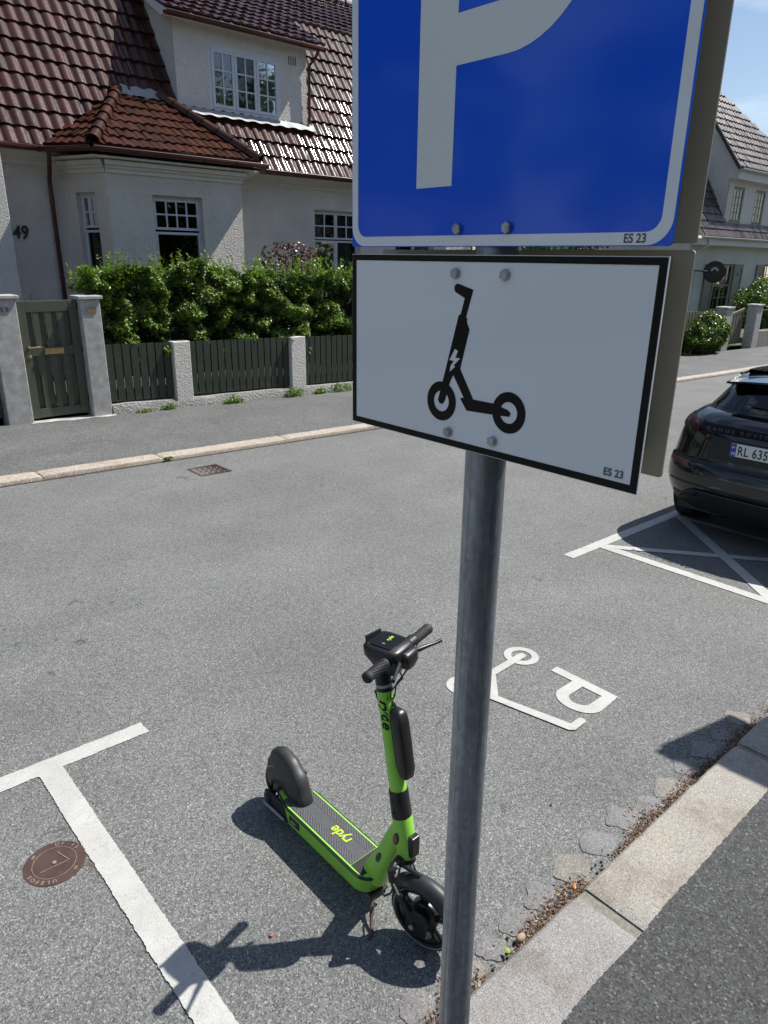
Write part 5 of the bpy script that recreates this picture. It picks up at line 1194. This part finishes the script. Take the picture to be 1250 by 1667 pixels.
# number plate
PX = CX + .055; PZ = G(CX) + .82
np_ = part('number_plate', MB().box(PX, PX + .008, CY - .26, CY + .26, PZ, PZ + .112), M['platew'], car, bevel=.003)
part('plate_band', MB().box(PX - .001, PX - .0001, CY + .212, CY + .258, PZ + .002, PZ + .110), M['plateb'], np_)
m = MB().box(PX - .002, PX - .0011, CY + .221, CY + .250, PZ + .068, PZ + .090); part('flag', m, M['red'], np_)
m = MB().box(PX - .0028, PX - .0021, CY + .238, CY + .242, PZ + .068, PZ + .090).box(PX - .0028, PX - .0021, CY + .221, CY + .2379, PZ + .077, PZ + .081).box(PX - .0028, PX - .0021, CY + .2421, CY + .250, PZ + .077, PZ + .081); part('flag_cross', m, M['platew'], np_)
m = text('N', .035, (0, -1, 0), (0, 0, 1), (PX - .0016, CY + .246, PZ + .014), MB(), .001, .001); part('country_letter', m, M['platew'], np_)
m = text('RL 635', .108, (0, -1, 0), (0, 0, 1), (PX - .0008, CY + .200, PZ + .018), MB(), .001, .0016, squeeze=.72, space=1.12); part('plate_lettering', m, M['black'], np_)
part('dealer_strip', MB().box(PX - .0015, PX + .006, CY - .20, CY + .20, PZ - .022, PZ - .006), M['cartrim'], np_)
# seats and dark cabin seen through the glass
m = MB(); m.box(CX + .55, CX + 3.0, CY - .68, CY + .68, G(CX + 2) + .9, G(CX + 2) + 1.16); part('cabin', m, M['seat'], car)
for y in (-.36, .36):
    for x in (1.25, 2.15): m = MB(); m.box(CX + x, CX + x + .12, CY + y - .24, CY + y + .24, G(CX + x) + 1.161, G(CX + x) + 1.24); m.box(CX + x + .01, CX + x + .10, CY + y - .13, CY + y + .13, G(CX + x) + 1.23, G(CX + x) + 1.34); part('seat', m, M['seat'], car, bevel=.03)
m = MB(); m.tube([outline(1.2, GH, y=.0, off=.01), outline(1.2, GH, y=.28, off=.012) + Vector((0, 0, .03))], .008, 6); part('rear_wiper', m, M['cartrim'], car)

# ================================================================== HOUSE DOWN THE STREET
h3 = thing('house', (36, 14, G(36)), 'pale house further down the street with black tiles, taupe shutters and a round hanging sign', 'house')
T3 = frame_T((0, 14, 0), (1, 0, 0), (0, -1, 0)); wz0, wz1 = .25, 2.16
wins = [(31.2, 32.95), (36.3, 38.05), (41.4, 43.15)]
part('wall', wall_mb(T3, 29.0, 46, -1.6, 3.1, [(a, b, wz0, wz1) for a, b in wins], .12), M['plaster2'], h3)
part('side_wall', MB().box(28.7, 28.98, 14, 22, -1.6, 3.1), M['plaster2'], h3); m = MB(); m.box(46, 46.3, 14, 22, -1.9, 3.1); part('side_wall', m, M['plaster2'], h3)
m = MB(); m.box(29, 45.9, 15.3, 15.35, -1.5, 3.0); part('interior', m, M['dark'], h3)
for a, b in wins:
    window(h3, T3, a, b, wz0, wz1, [(0, .5, 0, .55, 2, 2), (.5, 1, 0, .55, 2, 2), (0, .5, .55, 1, 2, 2), (.5, 1, .55, 1, 2, 2)], depth=.05, mat='shut')
    for s0, s1 in ((a - .92, a - .03), (b + .03, b + .92)):
        m = MB(); m.box(s0, s1, 13.955, 13.998, wz0 + .02, wz1 - .01); sh = part('shutter', m, M['shut'], h3, bevel=.004)
        m = MB(); k = .10
        for x0, x1, z0, z1 in ((s0, s0 + k, wz0 + .02, wz1 - .01), (s1 - k, s1, wz0 + .02, wz1 - .01), (s0 + k + .001, s1 - k - .001, wz0 + .02, wz0 + .16), (s0 + k + .001, s1 - k - .001, wz1 - .15, wz1 - .01)): m.box(x0, x1, 13.93, 13.954, z0, z1)
        part('shutter_frame', m, M['shut'], sh, bevel=.004)
        c = (s0 + s1) / 2; m = MB().prism([(c + .055 * math.cos(t) * (1 - .4 * max(0, math.sin(t))), wz1 - .42 + .09 * math.sin(t)) for t in fr(0, 6.283, 16)[:-1]], lambda a_, b_, h: (a_, 13.952 + h, b_), .002); part('heart_cutout', m, M['dark'], sh)
tiles('roof', h3, (0, 13.62, 3.18), (1, 0, 0), VS, 28.6, 46.3, 0, 4.0, .215, .335, 'tile3', lambda u, v: not (31.4 < u < 41 and v > .62), seg=5)
m = MB(); m.add([(28.6, 15.6, 6.62), (46.3, 15.6, 6.62), (46.3, 19, 9.0), (28.6, 19, 9.0)], [(0, 1, 2, 3)]); m.add([(28.6, 19, 9.0), (46.3, 19, 9.0), (46.3, 23, 3), (28.6, 23, 3)], [(0, 1, 2, 3)]); part('upper_roof', m, M['tile3'], h3)
gutter('gutter', h3, (28.8, 13.55, 3.16), (46.3, 13.55, 3.16), .07, 'skirt')
m = MB(); m.box(28.8, 46.2, 13.62, 13.99, 2.86, 3.10); part('eaves_box', m, M['trim'], h3)
pipe(h3, [(29.35, 13.55, 3.10), (29.35, 13.56, 2.85), (29.25, 13.9, 2.65), (29.1, 13.94, 2.5), (29.1, 13.94, -1.2)], .04, 'skirt')
# tall upper wing
TW = frame_T((0, 14.02, 0), (1, 0, 0), (0, -1, 0)); uw_ = [(31.85, 32.9), (34.05, 35.1), (36.25, 37.3), (38.4, 39.45)]
part('wing_wall', wall_mb(TW, 31.35, 41.0, 3.3, 5.8, [(a, b, 3.80, 5.17) for a, b in uw_], .10), M['plaster2'], h3)
for a, b in uw_: window(h3, TW, a, b, 3.80, 5.17, [(0, 1, 0, 1, 3, 4)], depth=.03, mat='shut', fw=.07)
m = MB(); m.prism([(14.021, 3.3), (14.021, 5.4), (13.66, 5.4), (13.66, 5.80), (16.17, 9.15), (18.8, 5.6), (18.8, 3.3)], lambda a, b, h: (31.28 + h, a, b), .02); part('wing_gable', m, M['plaster'], h3); m = MB(); m.prism([(14.02, 3.3), (14.02, 5.75), (15.0, 7.0), (18.8, 5.6), (18.8, 3.3)], lambda a, b, h: (40.98 + h, a, b), .02); part('wing_gable', m, M['plaster'], h3)
WV = Vector((0, 2.55, 3.45)).normalized(); WL = math.hypot(2.55, 3.45)
def wz(v): return 5.78 + v * WV.z
def curve(u, v): return u < 39.9 - (wz(v) - 5.75) * 1.95 + .35 * math.sin((wz(v) - 5.75) / 3.3 * math.pi) * -1
tiles('wing_roof', h3, (0, 13.62, 5.78), (1, 0, 0), WV, 31.15, 41, 0, WL, .28, .34, 'tile3', curve, seg=5, wav=.055, lift=.05)
m = MB(); m.add([(39.9, 13.62, 5.78), (41.3, 15, 5.78), (41.3, 18.8, 5.78), (33.6, 18.0, 7.6), (33.5, 16.15, 9.1)], [(0, 1, 4), (1, 2, 3), (1, 3, 4)]); m.add([(31.15, 16.17, 9.18), (33.5, 16.17, 9.18), (33.6, 18.9, 5.6), (31.15, 18.9, 5.6)], [(0, 1, 2, 3)]); part('wing_roof_back', m, M['tile3'], h3)
m = MB(); m.tube([(31.13, 13.60, 5.74), (31.13, 16.17, 9.18)], .07, 8); part('verge_tiles', m, M['tile3'], h3, 50)
m = MB(); m.box(31.3, 41.1, 13.66, 14.01, 5.38, 5.72); part('eaves_box', m, M['trim'], h3); gutter('gutter', h3, (31.2, 13.56, 5.74), (41.2, 13.56, 5.74), .07, 'skirt')
ridge('ridge_tiles', h3, (31.1, 16.17, 9.2), (33.6, 16.17, 9.2), .13, 'tile3')
# round hanging sign
rs = thing('hanging_sign', (29.9, 13.6, 1.9), 'round black hanging sign with a pale flower emblem beside the taupe shutters', 'sign')
sc_ = Vector((30.0, 13.45, 1.86)); toc = Vector((-.92, -.40, 0)).normalized()
m = MB(); m.lathe([(0, -.05), (.40, -.05), (.42, -.035), (.42, .035), (.40, .05), (0, .05)], sc_, toc, 40); part('disc', m, M['iron'], rs, 35)
m = MB(); m.tube([(29.1, 13.98, 1.9), sc_ + Vector((-.30, .12, .02))], .025, 8); m.box(29.06, 29.14, 13.95, 13.999, 1.70, 2.10); part('bracket', m, M['iron'], rs)
sx_ = Vector((0, 0, 1)).cross(toc).normalized(); m = MB()
def em(a, b): return sc_ + toc * .054 + sx_ * a + Vector((0, 0, b))
for k in range(7):
    a = math.pi * (.05 + .9 * k / 6); d = (math.cos(a), math.sin(a)); q = (-d[1], d[0])
    m.add([em(d[0] * r + q[0] * w, .04 + d[1] * r + q[1] * w) for r, w in ((.05, 0), (.11, .028), (.17, 0), (.11, -.028))], [(0, 1, 2, 3)])
part('emblem', m, M['discw'], rs)
m = MB()
for k in range(9): m.add([em(-.17 + k * .040 + dx_, -.14 + dz_ + .0) for dx_, dz_ in ((0, 0), (.026, 0), (.026, .035), (0, .035))], [(0, 1, 2, 3)])
part('tiny_lettering', m, M['letter'], rs)
# boundary down the street
def post2(x0, x1, h, l, y0=10.55, y1=10.9):
    t = thing('gate_post', ((x0 + x1) / 2, y0, G(x0)), l, 'post'); g = G(x0); part('shaft', MB().box(x0, x1, y0, y1, g - .2, g + h), M['concrete'], t, bevel=.02); part('cap', MB().box(x0 - .04, x1 + .04, y0 - .04, y1 + .04, g + h + .001, g + h + .06), M['concrete'], t, bevel=.01)
post2(24.95, 25.45, 1.42, 'pale concrete post between the ivy clump and the taupe gate'); post2(27.45, 27.95, 1.50, 'pale concrete post right of the taupe gate, above the black car')
g4 = thing('picket_gate', (26.4, 11.1, G(26.4)), 'taupe wooden garden gate with curved top between two pale posts', 'gate'); g = G(26.4)
n = 9; x0, x1 = 25.5, 27.4
for i in range(n):
    x = x0 + (x1 - x0) * i / n; h = 1.12 + .22 * (i / n) ** 1.5; m = MB(); m.box(x + .02, x + (x1 - x0) / n - .055, 10.95, 10.98, g + .16, g + h); part('picket', m, M['gatep'], g4)
m = MB()
for z in (.18, .42, .86): m.box(x0, x1, 10.981, 11.01, g + z, g + z + .11)
part('rail', m, M['gatep'], g4)
m = MB(); 
for i in range(12): a, b = x0 + (x1 - x0) * i / 12, x0 + (x1 - x0) * (i + 1) / 12; za, zb_ = (1.10 + .22 * (t / 12) ** 1.5 for t in (i, i + 1)); m.add([(a, 10.94, g + za), (b, 10.94, g + zb_), (b, 11.01, g + zb_), (a, 11.01, g + za), (a, 10.94, g + za + .08), (b, 10.94, g + zb_ + .08), (b, 11.01, g + zb_ + .08), (a, 11.01, g + za + .08)], [(4, 5, 6, 7), (0, 1, 5, 4), (2, 3, 7, 6), (0, 3, 2, 1)])
part('top_rail', m, M['gatep'], g4)
pf = thing('picket_fence', (22.4, 10.8, G(22.4)), 'taupe picket fence with curved top behind the ivy clump', 'fence')
for i in range(26):
    x = 20 + i * .19; m = MB(); m.box(x, x + .13, 10.80, 10.83, G(x) + .15, G(x) + 1.25 + .10 * math.sin((x - 20) / 4.9 * math.pi)); part('picket', m, M['gatep'], pf)
m = MB(); m.box(20, 24.93, 10.831, 10.86, G(22) + .35, G(22) + .45); m.box(20, 24.93, 10.831, 10.86, G(22) + .95, G(22) + 1.05); part('rail', m, M['gatep'], pf)
m = MB(); m.grid(lambda x, q: (x, [10.6, 10.62, 10.9, 10.92][q] + .02 * nz3(x, q, 0, 4), G(x) + [-.1, .62, .64, -.1][q] + .02 * nz3(x, q, 2, 3)), fr(27.96, 50, 160), [0, 1, 2, 3]); single('stone_wall', m, M['stone'], 'low rough stone wall running right from the pale gate post', 'wall', smooth=50)
ifn = thing('iron_fence', (34, 10.75, G(34)), 'black iron railing on top of the low stone wall', 'fence')
m = MB(); m.tube([(28, 10.75, G(28) + 1.35), (50, 10.75, G(50) + 1.35)], .02, 6); part('rail', m, M['iron'], ifn)
for i in range(70): x = 28.1 + i * .3; m = MB(); m.tube([(x, 10.75, G(x) + .6), (x, 10.75, G(x) + 1.42)], .010, 5); part('bar', m, M['iron'], ifn)
def bush(name, c, rx_, ry_, rz_, n, size, label, seed, mat='leaf'): return bushy(name, c, rx_, ry_, rz_, n, size, mat, label, 'shrub', seed)
bush('ivy_bush', (23.7, 10.55, G(23.7) + .62), 1.35, .42, .68, 5200, .13, 'bright green ivy clump spilling over the fence onto the pavement', 71)
bush('shrub', (31.5, 11.7, G(31) + 1.45), 2.6, .8, 1.05, 9000, .14, 'tall green shrub behind the low stone wall by the second window', 72)
bush('shrub', (37.5, 11.8, G(37) + 1.3), 2.8, .8, 1.0, 6000, .16, 'green shrub further right behind the iron railing', 73)

# ================================================================== THE REST OF THE STREET, near side added to block sky
hl = thing('house', (-9, 14, .3), 'white house with brown roof left of number 49 outside the view', 'house')
TH = frame_T((0, 14.2, 0), (1, 0, 0), (0, -1, 0)); wl_ = [(-14, -12.6), (-10.6, -9.2), (-7.2, -5.8)]
part('wall', wall_mb(TH, -16, -3.5, 0, 6.2, [(a, b, 1.4, 3.2) for a, b in wl_] + [(a, b, 4.2, 5.7) for a, b in wl_]), M['plaster'], hl)
for a, b in wl_:
    for c, d in ((1.4, 3.2), (4.2, 5.7)): window(hl, TH, a, b, c, d, [(0, .5, 0, 1, 1, 2), (.5, 1, 0, 1, 1, 2)])
m = MB(); m.box(-16, -3.6, 15.5, 15.55, 0, 6.1); part('interior', m, M['dark'], hl)
part('side_wall', MB().box(-3.5, -3.2, 14.2, 22, 0, 6.2), M['plaster'], hl); m = MB(); m.box(-16.3, -16, 14.2, 22, 0, 6.2); part('side_wall', m, M['plaster'], hl)
tiles('roof', hl, (0, 13.8, 6.25), (1, 0, 0), (0, 1, .9), -16.4, -3, 0, 5.4, .25, .36, 'tile', seg=4)
m = MB(); m.add([(-16.4, 17.8, 9.9), (-3, 17.8, 9.9), (-3, 22, 6), (-16.4, 22, 6)], [(0, 1, 2, 3)]); part('rear_roof', m, M['tile'], hl)
for i, (x, y, h, c, l) in enumerate([(-1.6, 12.4, 7, 2.2, 'broad green tree between number 49 and the house to its left'), (-19, 12.5, 9, 3, 'large tree far up the street on the left'), (18.6, 14.5, 7.5, 2.6, 'green tree between the two houses, hidden by the signs'), (24.5, 16.5, 7.0, 2.2, 'garden tree beside the shuttered house behind the signs'), (-6, -8, 9, 3.2, 'tree behind the viewer on the near side of the street'), (12, -9, 9, 3.2, 'tree on the near side down the street'), (18, -9.5, 12, 3.8, 'second tree on the near side down the street'), (24.5, -9, 12, 4, 'third tree on the near side down the street'), (31, -10, 13, 4.2, 'fourth tree on the near side down the street'), (39, -9, 12, 4.2, 'fifth tree on the near side, far down the street')]): tree(x, y, h, c, 5200 if i < 6 else 6500, l, 80 + i, size=.2 if i < 6 else .34, zc=None if i < 5 else h * .42)  # near-side trees are unseen, added to block sky and fill window reflections
def added_near_house(X0, X1, zb, label, col):  # unseen houses added on the near side to block sky and darken reflections
    hn_ = thing('house', ((X0 + X1) / 2, -13, zb), label, 'house'); TN = frame_T((0, -13, 0), (1, 0, 0), (0, 1, 0)); n = int((X1 - X0 - 2) / 3.6)
    wn = [(X0 + 1.6 + k * 3.6, X0 + 2.9 + k * 3.6, zb + c, zb + c + 1.5) for k in range(n) for c in (1.4, 4.4)]
    part('wall', wall_mb(TN, X0, X1, zb - .5, zb + 6.8, wn), col, hn_)
    part('interior', MB().box(X0, X1, -14.4, -14.35, zb - .4, zb + 6.7), M['dark'], hn_)
    part('side_wall', MB().box(X0 - .3, X0, -21, -13, zb - .5, zb + 6.8), M['plaster'], hn_); part('side_wall', MB().box(X1, X1 + .3, -21, -13, zb - .5, zb + 6.8), M['plaster'], hn_)
    tiles('roof', hn_, (0, -12.6, zb + 6.8), (1, 0, 0), (0, -1, .9), X0 - .5, X1 + .5, 0, 5.6, .3, .4, 'tile', seg=3)
rr_ = pm('red_render', (.15, .06, .045), .85, var=(2, .1)); dk_ = pm('dark_weatherboard', (.05, .055, .045), .7, var=(2, .1))
added_near_house(-20, 9, 0, 'red rendered house on the near side of the street behind the viewer', rr_)
added_near_house(14, 31, -.5, 'dark weatherboard house on the near side, down the street', dk_)
added_near_house(34, 54, -1, 'dark wooden house on the near side, far down the street', dk_)
for i, (a, b) in enumerate(((-20, -4), (-3.2, 14), (15, 50))):  # unseen near-side hedges, added to cut down sky light
    t = thing('hedge', ((a + b) / 2, -4.2, G(a)), ['long green hedge on the near side behind the viewer', 'clipped green hedge across the near pavement', 'near side green hedge further down the street'][i], 'hedge')
    def f(r, a=a, b=b): x = r.uniform(a, b); y = -3.5 - abs(r.gauss(0, .15)) if r.random() < .6 else r.uniform(-4.6, -3.5); z = 1.7 * r.random() ** .7 + .05; return Vector((x, y + .1 * nz3(x, 0, z, 2), z + G(x))), Vector((0, 1, .5)), r.random()
    part('foliage', leaf_mesh(int((b - a) * 330), f, .13, 90 + i), M['leafd'], t); part('twigs', MB().box(a, b, -4.6, -3.65, G((a + b) / 2) - .1, G((a + b) / 2) + 1.6), M['twig'], t)
